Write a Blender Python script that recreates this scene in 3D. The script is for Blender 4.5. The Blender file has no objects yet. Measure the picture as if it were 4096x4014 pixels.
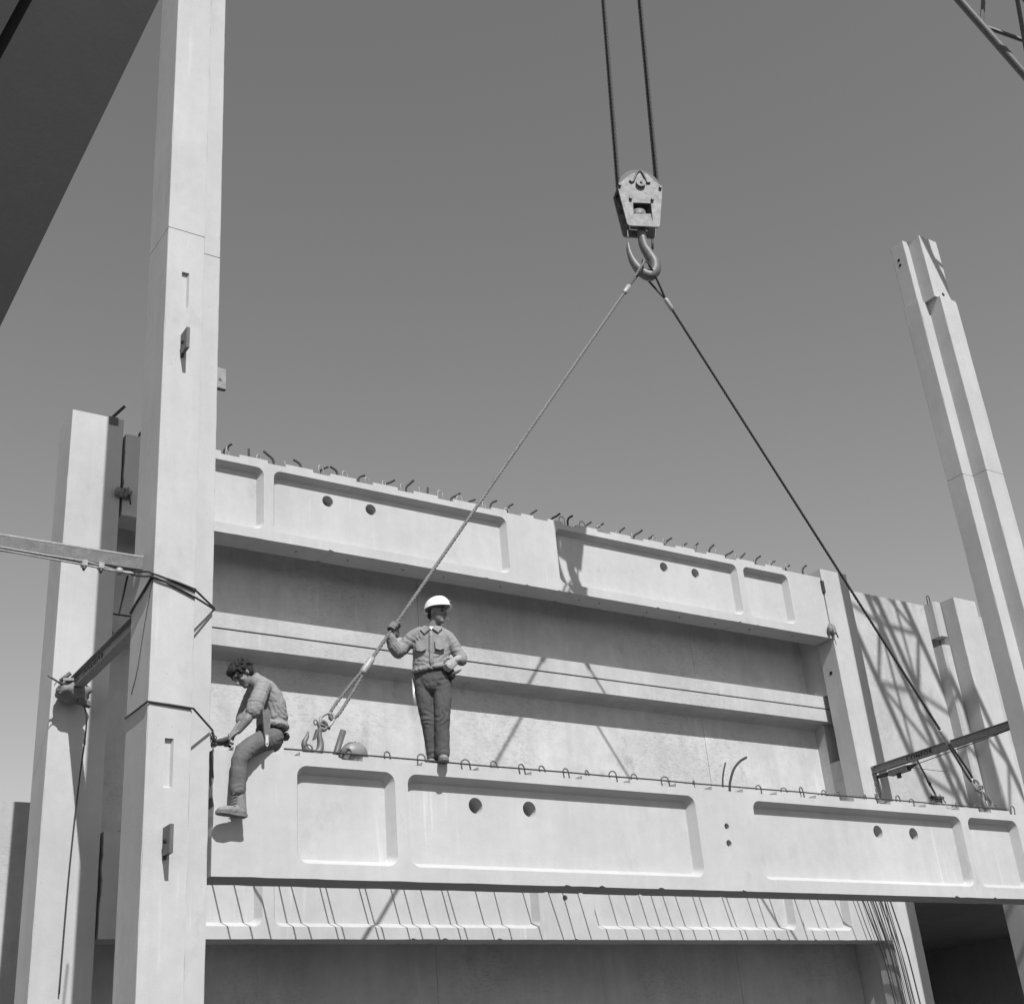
import bpy, bmesh, math, random
from mathutils import Vector, Matrix, noise
random.seed(7)
sc = bpy.context.scene
R = math.radians
V = Vector

# ------------------------------------------------------------------ camera
cam = bpy.data.cameras.new('camera'); co = bpy.data.objects.new('camera', cam)
sc.collection.objects.link(co); sc.camera = co
cam.sensor_width = 36.0; cam.sensor_fit = 'HORIZONTAL'
cam.lens = 5220.453 / 4096 * 36
cam.shift_x = 1 / 4096; cam.shift_y = -37 / 4096
cam.clip_start = 0.05; cam.clip_end = 6000
_p, _y, _r = 0.4513, 0.6219, -0.0890
_f = V((math.sin(_y) * math.cos(_p), math.cos(_y) * math.cos(_p), math.sin(_p)))
_rt = V((math.cos(_y), -math.sin(_y), 0)); _up = _rt.cross(_f)
_r2 = _rt * math.cos(_r) + _up * math.sin(_r); _u2 = -_rt * math.sin(_r) + _up * math.cos(_r)
CAM = V((-4.583, -11.6132, -2.2744))
m = Matrix((_r2, _u2, -_f)).transposed().to_4x4(); m.translation = CAM
co.matrix_world = m

# ------------------------------------------------------------------ sky and sun
SUN = V((0.18, 1.0, -1.135))                      # direction in which sunlight travels
w = bpy.data.worlds.new('World'); sc.world = w; w.use_nodes = True
nt = w.node_tree; nt.nodes.clear()
sky = nt.nodes.new('ShaderNodeTexSky'); sky.sky_type = 'NISHITA'; sky.sun_disc = False
sky.sun_elevation = math.atan2(1.135, math.hypot(0.18, 1.0)); sky.sun_rotation = R(190.2)
sky.air_density = 1.0; sky.dust_density = 0.25; sky.ozone_density = 1.0
sep = nt.nodes.new('ShaderNodeSeparateColor')       # black-and-white film behind an orange filter
mx = nt.nodes.new('ShaderNodeMath'); mx.operation = 'MULTIPLY_ADD'; mx.inputs[1].default_value = 0.35
mg = nt.nodes.new('ShaderNodeMath'); mg.operation = 'MULTIPLY'; mg.inputs[1].default_value = 0.65
bg = nt.nodes.new('ShaderNodeBackground'); bg.inputs['Strength'].default_value = 0.12
wo = nt.nodes.new('ShaderNodeOutputWorld')
nt.links.new(sky.outputs[0], sep.inputs[0])
nt.links.new(sep.outputs[1], mg.inputs[0])
nt.links.new(sep.outputs[0], mx.inputs[0]); nt.links.new(mg.outputs[0], mx.inputs[2])
nt.links.new(mx.outputs[0], bg.inputs['Color']); nt.links.new(bg.outputs[0], wo.inputs[0])
sl = bpy.data.lights.new('sun', 'SUN'); sl.energy = 4.2; sl.angle = R(0.53); sl.color = (1, 1, 1)
so = bpy.data.objects.new('sun', sl); sc.collection.objects.link(so)
so.rotation_euler = SUN.to_track_quat('-Z', 'Y').to_euler()
so.location = (-3, -20, 25)
sc.view_settings.view_transform = 'Standard'; sc.view_settings.look = 'None'
sc.view_settings.exposure = 0.38; sc.view_settings.gamma = 1.0; sc.view_settings.use_curve_mapping = False
sc.cycles.use_denoising = True; sc.cycles.denoiser = 'OPENIMAGEDENOISE'; sc.cycles.denoising_prefilter = 'ACCURATE'
sc.cycles.max_bounces = 6

# ------------------------------------------------------------------ materials
def newmat(name):
    mt = bpy.data.materials.new(name); mt.use_nodes = True
    n = mt.node_tree.nodes; l = mt.node_tree.links
    return mt, n, l, n['Principled BSDF']
def grey(v): return (v, v, v, 1)
def nd(n, t, **k):
    x = n.new(t)
    for a, b in k.items(): setattr(x, a, b)
    return x
def mul(n, l, a, b):
    x = n.new('ShaderNodeMath'); x.operation = 'MULTIPLY'; l.new(a, x.inputs[0])
    if isinstance(b, float): x.inputs[1].default_value = b
    else: l.new(b, x.inputs[1])
    return x.outputs[0]
def ramp(n, l, src, lo, hi, a, b):
    x = n.new('ShaderNodeMapRange'); l.new(src, x.inputs[0])
    x.inputs[1].default_value = lo; x.inputs[2].default_value = hi
    x.inputs[3].default_value = a; x.inputs[4].default_value = b
    return x.outputs[0]
def noise_n(n, l, pos, scale, detail=4, rough=.55, sc3=None):
    if sc3:
        mp = n.new('ShaderNodeMapping'); mp.inputs['Scale'].default_value = sc3; l.new(pos, mp.inputs[0]); pos = mp.outputs[0]
    t = n.new('ShaderNodeTexNoise'); t.inputs['Scale'].default_value = scale
    t.inputs['Detail'].default_value = detail; t.inputs['Roughness'].default_value = rough
    l.new(pos, t.inputs['Vector']); return t.outputs['Fac']

def concrete(name, base, blotch=.10, streak=.10, scuff=0.0, rough=.88, bump=.25, pits=.5):
    mt, n, l, bs = newmat(name)
    g = n.new('ShaderNodeNewGeometry'); pos = g.outputs['Position']
    f = ramp(n, l, noise_n(n, l, pos, .9, 5), .3, .7, 1 - blotch, 1 + blotch * .6)
    f = mul(n, l, f, ramp(n, l, noise_n(n, l, pos, 7, 7, .65), .3, .7, 1 - blotch * .6, 1 + blotch * .4))
    f = mul(n, l, f, ramp(n, l, noise_n(n, l, pos, 160, 2, .6), .25, .75, .93, 1.06))
    st = noise_n(n, l, pos, 5.5, 4, .6, (1, 1, .07))
    f = mul(n, l, f, ramp(n, l, st, .35, .68, 1 + streak * .25, 1 - streak))
    dm = ramp(n, l, noise_n(n, l, pos, .8, 3), .52, .64, 0.0, 1.0)      # lime runs
    dl = ramp(n, l, noise_n(n, l, pos, 13, 3, .6, (1, 1, .05)), .60, .68, 0.0, 1.0)
    f = mul(n, l, f, ramp(n, l, mul(n, l, dm, dl), 0, 1, 1.0, 1.13))
    sm_ = ramp(n, l, noise_n(n, l, pos, 1.7, 4, .7, (1, 1, .6)), .62, .72, 0.0, 1.0)   # grey smears
    f = mul(n, l, f, ramp(n, l, sm_, 0, 1, 1.0, 1 - blotch * 1.4))
    # small air holes left by the form
    vo = n.new('ShaderNodeTexVoronoi'); vo.inputs['Scale'].default_value = 17; l.new(pos, vo.inputs['Vector'])
    pr = ramp(n, l, noise_n(n, l, pos, 2.3, 3), .50, .62, 0.0, .080)
    lt = n.new('ShaderNodeMath'); lt.operation = 'LESS_THAN'; l.new(vo.outputs['Distance'], lt.inputs[0]); l.new(pr, lt.inputs[1])
    f = mul(n, l, f, ramp(n, l, lt.outputs[0], 0, 1, 1.0, 1 - pits))
    hgt = mul(n, l, noise_n(n, l, pos, 34, 6, .7), 1.0)
    if scuff:
        msk = ramp(n, l, noise_n(n, l, pos, .55, 3, .5, (1, 1, 1.6)), .50, .62, 0.0, 1.0)
        lines = ramp(n, l, noise_n(n, l, pos, 13, 5, .7, (1, 1, 2.6)), .52, .60, 0.0, 1.0)
        sm = mul(n, l, msk, lines)
        f = mul(n, l, f, ramp(n, l, sm, 0, 1, 1.0, 1 - scuff))
        ad = n.new('ShaderNodeMath'); ad.operation = 'SUBTRACT'; l.new(hgt, ad.inputs[0]); l.new(sm, ad.inputs[1]); hgt = ad.outputs[0]
    cb = n.new('ShaderNodeCombineColor')
    v = mul(n, l, f, base)
    for i in range(3): l.new(v, cb.inputs[i])
    l.new(cb.outputs[0], bs.inputs['Base Color'])
    bs.inputs['Roughness'].default_value = rough
    bs.inputs['Specular IOR Level'].default_value = .25
    bp = n.new('ShaderNodeBump'); bp.inputs['Strength'].default_value = bump; bp.inputs['Distance'].default_value = .008
    l.new(hgt, bp.inputs['Height']); l.new(bp.outputs[0], bs.inputs['Normal'])
    return mt
def simple(name, v, rough=.6, metal=0., var=.15, scale=14., bump=.15, spec=.4, fine=60., bdist=.004):
    mt, n, l, bs = newmat(name)
    tc = n.new('ShaderNodeTexCoord'); pos = tc.outputs['Object']
    f = ramp(n, l, noise_n(n, l, pos, scale, 5, .6), .3, .7, 1 - var, 1 + var)
    f = mul(n, l, f, ramp(n, l, noise_n(n, l, pos, fine, 3, .6), .3, .7, 1 - var * .5, 1 + var * .5))
    cb = n.new('ShaderNodeCombineColor'); v2 = mul(n, l, f, float(v))
    for i in range(3): l.new(v2, cb.inputs[i])
    l.new(cb.outputs[0], bs.inputs['Base Color'])
    bs.inputs['Roughness'].default_value = rough; bs.inputs['Metallic'].default_value = metal
    bs.inputs['Specular IOR Level'].default_value = spec
    if bump:
        bp = n.new('ShaderNodeBump'); bp.inputs['Strength'].default_value = bump; bp.inputs['Distance'].default_value = bdist
        l.new(noise_n(n, l, pos, fine, 5, .6), bp.inputs['Height']); l.new(bp.outputs[0], bs.inputs['Normal'])
    return mt
def cloth(name, v, fold=.6):
    mt, n, l, bs = newmat(name)
    g = n.new('ShaderNodeNewGeometry'); pos = g.outputs['Position']
    f = ramp(n, l, noise_n(n, l, pos, 7, 4), .3, .7, .86, 1.10)
    f = mul(n, l, f, ramp(n, l, noise_n(n, l, pos, 220, 2), .3, .7, .9, 1.08))
    cb = n.new('ShaderNodeCombineColor'); v2 = mul(n, l, f, float(v))
    for i in range(3): l.new(v2, cb.inputs[i])
    l.new(cb.outputs[0], bs.inputs['Base Color']); bs.inputs['Roughness'].default_value = .95
    bs.inputs['Specular IOR Level'].default_value = .1
    wv = noise_n(n, l, pos, 16, 3, .5, (1.0, 1.0, .55))
    bp = n.new('ShaderNodeBump'); bp.inputs['Strength'].default_value = fold; bp.inputs['Distance'].default_value = .03
    l.new(wv, bp.inputs['Height']); l.new(bp.outputs[0], bs.inputs['Normal'])
    return mt
M = dict(
    precast=concrete('precast_concrete', .455, .07, .05),
    beam=concrete('beam_concrete', .455, .08, .045),
    colm=concrete('column_concrete', .45, .08, .045),
    wall=concrete('wall_concrete', .475, .15, .08, scuff=.15, bump=.3),
    rough=concrete('rough_wall_concrete', .435, .13, .08, scuff=.07, bump=.35),
    steel=simple('painted_steel', .10, .5, 0, .2), strut=simple('strut_paint', .24, .6, 0, .2), chan=simple('channel_paint', .13, .6, 0, .25),
    dark=simple('dark_steel', .035, .55, 0, .25),
    block=simple('worn_grey_paint', .155, .55, 0, .5, 11, .2, .5, 45),
    hook=simple('hook_steel', .12, .5, .1, .25, 12, .2, .5),
    rebar=simple('rusty_rebar', .035, .75, 0, .3, 30),
    wire=simple('bright_wire', .30, .5, .2, .2, 30),
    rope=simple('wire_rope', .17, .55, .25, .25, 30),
    ropedark=simple('dark_rope', .035, .6, 0, .3, 30),  # darker tone of rope, also on the far sling leg
    galv=simple('galvanised_steel', .30, .5, .1, .2, 20),
    chrome=simple('bright_steel', .75, .25, .6, .1),
    shirt=cloth('work_shirt', .235, .35), shirt2=cloth('seated_shirt', .25, .35),
    jeans=cloth('dark_jeans', .09, .35), jeans2=cloth('faded_jeans', .125, .35),
    skin=simple('skin', .19, .6, 0, .12, 25, .1), hair=simple('dark_hair', .022, .6, 0, .4, 40, .8, .3, 90, .02),
    leather=simple('leather', .13, .6, 0, .25, 20, .3), boot=simple('boot_leather', .20, .65, 0, .2, 25, .4),
    sole=simple('boot_sole', .14, .8), glove=simple('work_glove', .17, .9, 0, .2, 30, .5, .2),
    glovelight=simple('pale_glove', .33, .9, 0, .2, 30, .5, .2),
    hatwhite=simple('white_hat_shell', .80, .35, 0, .05, 8, .05), hatgrey=simple('grey_hat_shell', .20, .45, 0, .12, 8, .05),
    rag=cloth('sacking', .22, .9), paint=simple('stencil_paint', .025, .7, 0, .2),
    dirt=simple('bare_soil', .05, .95, 0, .25, .6, .4, .2, 8., .05), black=simple('black', .01, .8),
    white=simple('white_undershirt', .6, .9), ivory=simple('cigarette', .7, .8),
)

# ------------------------------------------------------------------ mesh helpers
COL = sc.collection
class MB:
    def __init__(s): s.v = []; s.f = []
    def add(s, vs, fs):
        o = len(s.v); s.v += [tuple(x) for x in vs]; s.f += [tuple(i + o for i in f) for f in fs]; return s
    def box(s, a, b):
        x0, y0, z0 = a; x1, y1, z1 = b
        return s.add([(x0,y0,z0),(x1,y0,z0),(x1,y1,z0),(x0,y1,z0),(x0,y0,z1),(x1,y0,z1),(x1,y1,z1),(x0,y1,z1)],
                     [(0,3,2,1),(4,5,6,7),(0,1,5,4),(1,2,6,5),(2,3,7,6),(3,0,4,7)])
    def prism(s, poly, z0, z1):                    # poly counter-clockwise in XY
        n = len(poly)
        return s.add([(x,y,z0) for x,y in poly] + [(x,y,z1) for x,y in poly],
                     [tuple(range(n-1,-1,-1)), tuple(range(n,2*n))] + [(i,(i+1)%n,n+(i+1)%n,n+i) for i in range(n)])
    def extr(s, poly, o, ax, ay, an, t):           # poly in a local plane, extruded along an by t
        o, ax, ay, an = V(o), V(ax), V(ay), V(an); n = len(poly)
        a = [o + ax*x + ay*y for x,y in poly]
        return s.add(a + [q + an*t for q in a],
                     [tuple(range(n-1,-1,-1)), tuple(range(n,2*n))] + [(i,(i+1)%n,n+(i+1)%n,n+i) for i in range(n)])
    def tube(s, path, r, n=8, side=None, caps=True, rnd=False):
        P = [V(q) for q in path]; k = len(P)
        rr = list(r) if isinstance(r, (list, tuple)) else [r]*k
        rr = [x if isinstance(x, (list, tuple)) else (x, x) for x in rr]
        if rnd:                                    # rounded ends
            d0 = (P[0]-P[1]).normalized(); d1 = (P[-1]-P[-2]).normalized()
            a, b = rr[0], rr[-1]
            pre = [(P[0]+d0*max(a)*c, (a[0]*q, a[1]*q)) for c, q in ((.92,.38),(.70,.71),(.38,.92))]
            post = [(P[-1]+d1*max(b)*c, (b[0]*q, b[1]*q)) for c, q in ((.38,.92),(.70,.71),(.92,.38))]
            P = [x[0] for x in pre]+P+[x[0] for x in post]; rr = [x[1] for x in pre]+rr+[x[1] for x in post]; k = len(P)
        vs, fs = [], []; u = None
        for i in range(k):
            t = (P[min(i+1,k-1)] - P[max(i-1,0)])
            t = t.normalized() if t.length > 1e-9 else V((0,0,1))
            if side is not None: u = V(side)
            elif u is None: u = V((0,0,1)) if abs(t.z) < .9 else V((1,0,0))
            u = (u - t*u.dot(t)); u = u.normalized() if u.length > 1e-6 else t.orthogonal().normalized()
            b = t.cross(u)
            for j in range(n):
                a = 2*math.pi*j/n
                vs.append(P[i] + u*math.cos(a)*rr[i][0] + b*math.sin(a)*rr[i][1])
        for i in range(k-1):
            for j in range(n): fs.append((i*n+j, i*n+(j+1)%n, (i+1)*n+(j+1)%n, (i+1)*n+j))
        if caps: fs += [tuple(range(n-1,-1,-1)), tuple(range((k-1)*n, k*n))]
        return s.add(vs, fs)
    def ell(s, c, r, ax=None, n=14, m=9):
        c = V(c); A = ax or Matrix.Identity(3); vs, fs = [], []
        for i in range(m+1):
            th = math.pi*i/m
            for j in range(n):
                ph = 2*math.pi*j/n
                vs.append(c + A @ V((r[0]*math.sin(th)*math.cos(ph), r[1]*math.sin(th)*math.sin(ph), r[2]*math.cos(th))))
        for i in range(m):
            for j in range(n): fs.append((i*n+j, (i+1)*n+j, (i+1)*n+(j+1)%n, i*n+(j+1)%n))
        return s.add(vs, fs)
    def fill(s, loops, mp):                        # planar polygon with holes; loops in 2D, mp maps to 3D
        bm = bmesh.new(); ed = []
        for lp in loops:
            vv = [bm.verts.new((x, y, 0)) for x, y in lp]
            ed += [bm.edges.new((vv[i], vv[(i+1) % len(vv)])) for i in range(len(vv))]
        bmesh.ops.triangle_fill(bm, use_beauty=True, use_dissolve=False, edges=ed, normal=(0,0,1))
        bm.verts.index_update()
        s.add([mp(q.co.x, q.co.y) for q in bm.verts], [[q.index for q in f.verts] for f in bm.faces]); bm.free()
        return s
    def band(s, A, B):                             # quads between two equal closed loops of 3D points
        n = len(A); return s.add(list(A)+list(B), [(i,(i+1)%n,n+(i+1)%n,n+i) for i in range(n)])
    def build(s, name, mat, parent=None, smooth=False, fix=True, **tags):
        me = bpy.data.meshes.new(name); me.from_pydata(s.v, [], s.f)
        if fix:
            bm = bmesh.new(); bm.from_mesh(me)
            bmesh.ops.remove_doubles(bm, verts=bm.verts, dist=1e-5)
            bmesh.ops.recalc_face_normals(bm, faces=bm.faces); bm.to_mesh(me); bm.free()
        me.materials.append(M[mat] if isinstance(mat, str) else mat)
        if smooth: me.shade_smooth()
        o = bpy.data.objects.new(name, me); COL.objects.link(o)
        if parent is not None:
            o.parent = parent; o.matrix_parent_inverse = Matrix.Translation(-V(parent.location))
        return tag(o, **tags)
def tag(o, label=None, cat=None, group=None, kind=None):
    if label: o['label'] = label
    if cat: o['category'] = cat
    if group: o['group'] = group
    if kind: o['kind'] = kind
    return o
def thing(name, loc, label, cat, group=None):
    o = bpy.data.objects.new(name, None); COL.objects.link(o); o.location = loc; o.empty_display_size = .1
    return tag(o, label, cat, group)
def copy_part(o, parent, off):
    c = o.copy(); COL.objects.link(c); c.parent = parent
    c.matrix_parent_inverse = Matrix.Translation(-V(parent.location)); c.location = off
    return c
def smoothpath(pts, n=6):                          # Catmull-Rom
    P = [V(q) for q in pts]; out = []
    for i in range(len(P)-1):
        a, b, c, d = P[max(i-1,0)], P[i], P[i+1], P[min(i+2,len(P)-1)]
        for k in range(n):
            t = k/n
            out.append(.5*((2*b)+(c-a)*t+(2*a-5*b+4*c-d)*t*t+(3*b-a-3*c+d)*t**3))
    return out+[P[-1]]
def strands(mb, path, rad, pitch, ns=6, seg=9, n=5):
    P = [V(q) for q in path]; L = [0]
    for i in range(1, len(P)): L.append(L[-1]+(P[i]-P[i-1]).length)
    tot = L[-1]; N = max(4, int(tot/pitch*seg)); pts = []; j = 0; u = None; fr = []
    for i in range(N+1):
        d = tot*i/N
        while j < len(P)-2 and L[j+1] < d: j += 1
        t = (P[j+1]-P[j]).normalized(); q = P[j]+t*(d-L[j])
        if u is None: u = t.orthogonal().normalized()
        u = (u-t*u.dot(t)).normalized(); fr.append((q, u.copy(), t.cross(u), d))
    sr = rad*(.31 if ns == 6 else .42 if ns == 4 else .46); off = rad-sr
    for k in range(ns):
        mb.tube([q+uu*off*math.cos(2*math.pi*(d/pitch+k/ns))+b*off*math.sin(2*math.pi*(d/pitch+k/ns)) for q, uu, b, d in fr], sr, n)
    return mb
def rrect(x0, x1, z0, z1, r, n=6):
    out = []
    for cx, cz, a0 in ((x1-r,z1-r,0),(x0+r,z1-r,90),(x0+r,z0+r,180),(x1-r,z0+r,270)):
        for i in range(n+1):
            a = R(a0+90*i/n); out.append((cx+r*math.cos(a), cz+r*math.sin(a)))
    return out
def circ(cx, cz, r, n=20): return [(cx+r*math.cos(2*math.pi*i/n), cz+r*math.sin(2*math.pi*i/n)) for i in range(n)]

# ------------------------------------------------------------------ ground
g = MB(); g.add([(-3000,-3000,-3.9),(3000,-3000,-3.9),(3000,3000,-3.9),(-3000,3000,-3.9)], [(0,1,2,3)])
g.build('ground', 'dirt', kind='structure', fix=False)

# ------------------------------------------------------------------ spandrel beams
BL, BH, BT = 12.94, 1.18, .41                      # length, height at the pockets, thickness
PAN = [(.864,1.954),(2.103,6.002),(BL-6.002,BL-2.103),(BL-1.954,BL-.864)]
PZ0, PZ1, PD, PI = .146, 1.089, .12, .06
KEYS = [.20,.895,1.59,2.285,2.98,3.67,4.36,5.05,5.74,6.30,6.81,7.38,8.07,8.77,9.47,10.17,10.87,11.56]
KEND = KEYS[1:]+[12.25]
def beam_mesh(x, y, z, midholes=True, through=True):
    mb = MB(); q = lambda Y: (lambda a, b: (x+a, y+Y, z+b))
    rb = random.Random(int(z*10)+3)
    bot = []; t_ = .12
    while t_ < BL-.1:
        dz = abs(rb.gauss(0,.0025)); bot.append((t_, dz))
        if rb.random() < .13:
            wch = rb.uniform(.02,.07); bot += [(t_+.015, dz+rb.uniform(.008,.020)), (t_+.015+wch*.6, dz+rb.uniform(.006,.016)), (t_+.03+wch, dz*.5)]; t_ += wch+.04
        t_ += rb.uniform(.10,.24)
    top = [(BL, 0), (BL, BH)]
    for a, b in reversed(list(zip(KEYS, KEND))):
        e = b-.27
        top += [(e, BH), (e-.004, BH+.044), (a+.004, BH+.044), (a, BH)]
    outl = [(0, 0)]+bot+top+[(0, BH)]+[(abs(rb.gauss(0,.003))+(.012 if rb.random() < .2 else 0), BH-.09*k) for k in range(1,13)]
    rims = [rrect(a, b, PZ0, PZ1, .11) for a, b in PAN]
    inn = [rrect(a+PI, b-PI, PZ0+PI, PZ1-PI, .06) for a, b in PAN]
    holes = [[], [circ(2.99,.835,.086), circ(3.685,.835,.086)], [circ(9.25,.835,.086), circ(9.95,.835,.086)], []]
    mid = [circ(6.455,.752,.038,14), circ(6.45,.551,.042,14)]
    if not midholes: mid = []
    mb.fill([outl]+rims+mid, q(0))
    for r_, i_, h_ in zip(rims, inn, holes):
        mb.band([q(0)(*c) for c in r_], [q(PD)(*c) for c in i_])
        mb.fill([i_]+h_, q(PD))
        for h in h_: mb.band([q(PD)(*c) for c in h], [q(BT)(*c) for c in h])
    for h in mid:
        mb.band([q(0)(*c) for c in h], [q(.09)(*c) for c in h]); mb.fill([h], q(.09))
    mb.fill([outl]+[h for hh in holes for h in hh], q(BT))
    if not through:
        for hh in holes:
            for h in hh: mb.fill([h], q(BT))
    mb.band([q(0)(*c) for c in outl], [q(BT)(*c) for c in outl])
    return mb
def loop_mesh(h=.12, wdt=.045, r=.0085, tilt=0):
    pts = [(-wdt,0,-.05),(-wdt,0,h-wdt)]+[(-wdt*math.cos(R(a)),0,h-wdt+wdt*math.sin(R(a))) for a in range(20,180,20)]+[(wdt,0,h-wdt),(wdt,0,-.05)]
    return MB().tube(pts, r, 6)
def scatter(name, mat, parent, protos, places):
    first = {}
    for k, pos, rz, s in places:
        if k not in first:
            o = protos[k].build(name, mat, parent, smooth=True); first[k] = o
        else:
            o = first[k].copy(); COL.objects.link(o)
        o.parent = parent; o.matrix_parent_inverse = Matrix.Translation(-V(parent.location))
        o.location = pos; o.rotation_euler = (random.uniform(-.12,.12), random.uniform(-.12,.12), rz); o.scale = (1, 1, s)
LOOPX = [.45,1.02,1.45,1.92,2.34,2.89,3.26,3.62,3.9,4.23,4.51,4.87,5.21,5.67,6.1,7.17,7.6,7.91,8.32,8.61,9.08,9.31,9.74,10.03,10.5,10.98,11.4,11.8,12.2]
def loops(parent, x, y, z, mat, rmin, rmax, sc_=1.0):
    scatter('lifting_loop' if mat == 'steel' else 'wire_loop', mat, parent, [loop_mesh(), loop_mesh(.105,.036)],
            [(random.choice((0,1)), (x+a, y+random.uniform(.07,.12), z+BH+(.03 if True else 0)), R(random.uniform(rmin,rmax)), sc_*random.uniform(.85,1.1)) for a in LOOPX])

# the beam hanging from the crane
hb = thing('spandrel_beam', (6.47,.2,0), 'pale precast spandrel beam slung from the crane under the two workers', 'beam', 'precast spandrel beams')
beam_mesh(0,0,0,True,False).build('beam_body', 'beam', hb)
loops(hb, 0, 0, 0, 'steel', -35, 40)
tb = [(.75,.05,1.255)]+[(x,.05+random.uniform(-.004,.004),1.257+random.uniform(-.003,.005)) for x in [i*.6+1.2 for i in range(19)]]
MB().tube(tb, .009, 6).build('top_bar', 'rebar', hb, True)
MB().tube(smoothpath([(6.66,.2,1.15),(6.70,.2,1.40),(6.785,.2,1.60)],4), .011, 6).build('bent_bar', 'rebar', hb, True)
MB().tube(smoothpath([(6.78,.2,1.15),(6.80,.2,1.32),(6.90,.2,1.51),(7.03,.2,1.63),(7.16,.2,1.695)],5), .016, 7).build('bent_bar', 'rebar', hb, True)
MB().tube([(1.325,.1,1.15),(1.335,.1,1.24),(1.43,.1,1.51)], .034, 10).build('lifting_stub', 'steel', hb, True)
# dowels on far end and wire clutter
for a in (8.35, 9.42, 10.9):
    pts = [(a+random.uniform(-.12,.12), .1+random.uniform(-.05,.05), 1.23+abs(random.gauss(0,.03))) for _ in range(7)]
    MB().tube(smoothpath(pts,4), .006, 5).build('tie_wire', 'wire', hb, True)

# the erected beam behind, upper storey, and the one below it
UX, D, UZ = .0747, 3.4747, 5.1665
ub = thing('spandrel_beam', (UX+6.47,D+.2,UZ), 'pale spandrel beam set between the back columns, hook shadow on its face', 'beam', 'precast spandrel beams')
beam_mesh(UX,D,UZ,False,False).build('beam_body', 'beam', ub)
ins = MB().tube([(0,0,0),(0,0,.02)], .014, 8)
scatter0 = [(a,D+.2+random.uniform(-.03,.03),UZ-.004) for a in (.9,1.3,2.6,3.4,4.3,5.0,6.0,7.5,7.9,8.9,9.6,10.4,11.2,12.2)]
for k, q_ in enumerate(scatter0):
    o_ = ins.build('insert', 'dark', ub) if k == 0 else o_.copy()
    if k: COL.objects.link(o_)
    o_.parent = ub; o_.matrix_parent_inverse = Matrix.Translation(-V(ub.location)); o_.location = q_
loops(ub, UX, D, UZ, 'wire', -20, 60, 1.25)
dow = []
for k in range(4):
    r_ = random.Random(k)
    b = (.02+.06*k, .0)[0]; dow.append(MB().tube(smoothpath([(0,0,-.05),(0,0,.10),(.03+.02*k,-.01,.17),(.10+.015*k,-.03,.215)],4), .017, 7))
dow.append(MB().tube([(0,0,-.05),(0,.0,.20)], .017, 7))
DX = [1.5,1.87,2.23,2.67,2.96,3.25,3.59,4.02,4.4,4.76,5.19,5.5,5.9,6.24,6.67,7.07,7.4,7.77,7.99,8.47,8.77,9.1,9.46,9.85,10.14,10.47,10.83,11.22,11.56,11.96,12.32,12.75,.3,.7,1.1]
scatter('dowel_bar', 'rebar', ub, dow, [((4 if a in (1.87,4.76) else random.choice((0,1,2,3))), (a,D+.15,UZ+BH+.04), (R(180) if a in (2.23,2.67,3.25) else R(random.uniform(-25,25))), random.uniform(.85,1.15)) for a in DX])
lb = thing('spandrel_beam', (UX+6.47,D+.2,-.03), 'lower spandrel beam behind the slung one, striped by thin bar shadows', 'beam', 'precast spandrel beams')
beam_mesh(UX,D,-.03,True,False).build('beam_body', 'beam', lb)
LX = [1.47,1.74,2.0,2.34,2.48,2.88,2.96,3.42,3.51,3.89,4.08,4.33,4.65,4.73,5.18,5.49,5.94,6.24,6.27+.25,6.77,7.1,7.43,7.71,7.98,8.2,8.42,8.66,9.01,9.13,9.59,9.66,10.11,10.32,10.58,10.99,11.16,11.46,11.62,12.01,12.3]
bar = MB().tube([(0,.25,0),(0,0,0),(.15,-1.32,0)], .009, 6)
scatter('starter_bar', 'rebar', lb, [bar], [(0,(a-.185,D-.02,1.235+random.uniform(-.01,.01)), R(random.uniform(-1.2,1.2)), 1) for a in LX])

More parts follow.
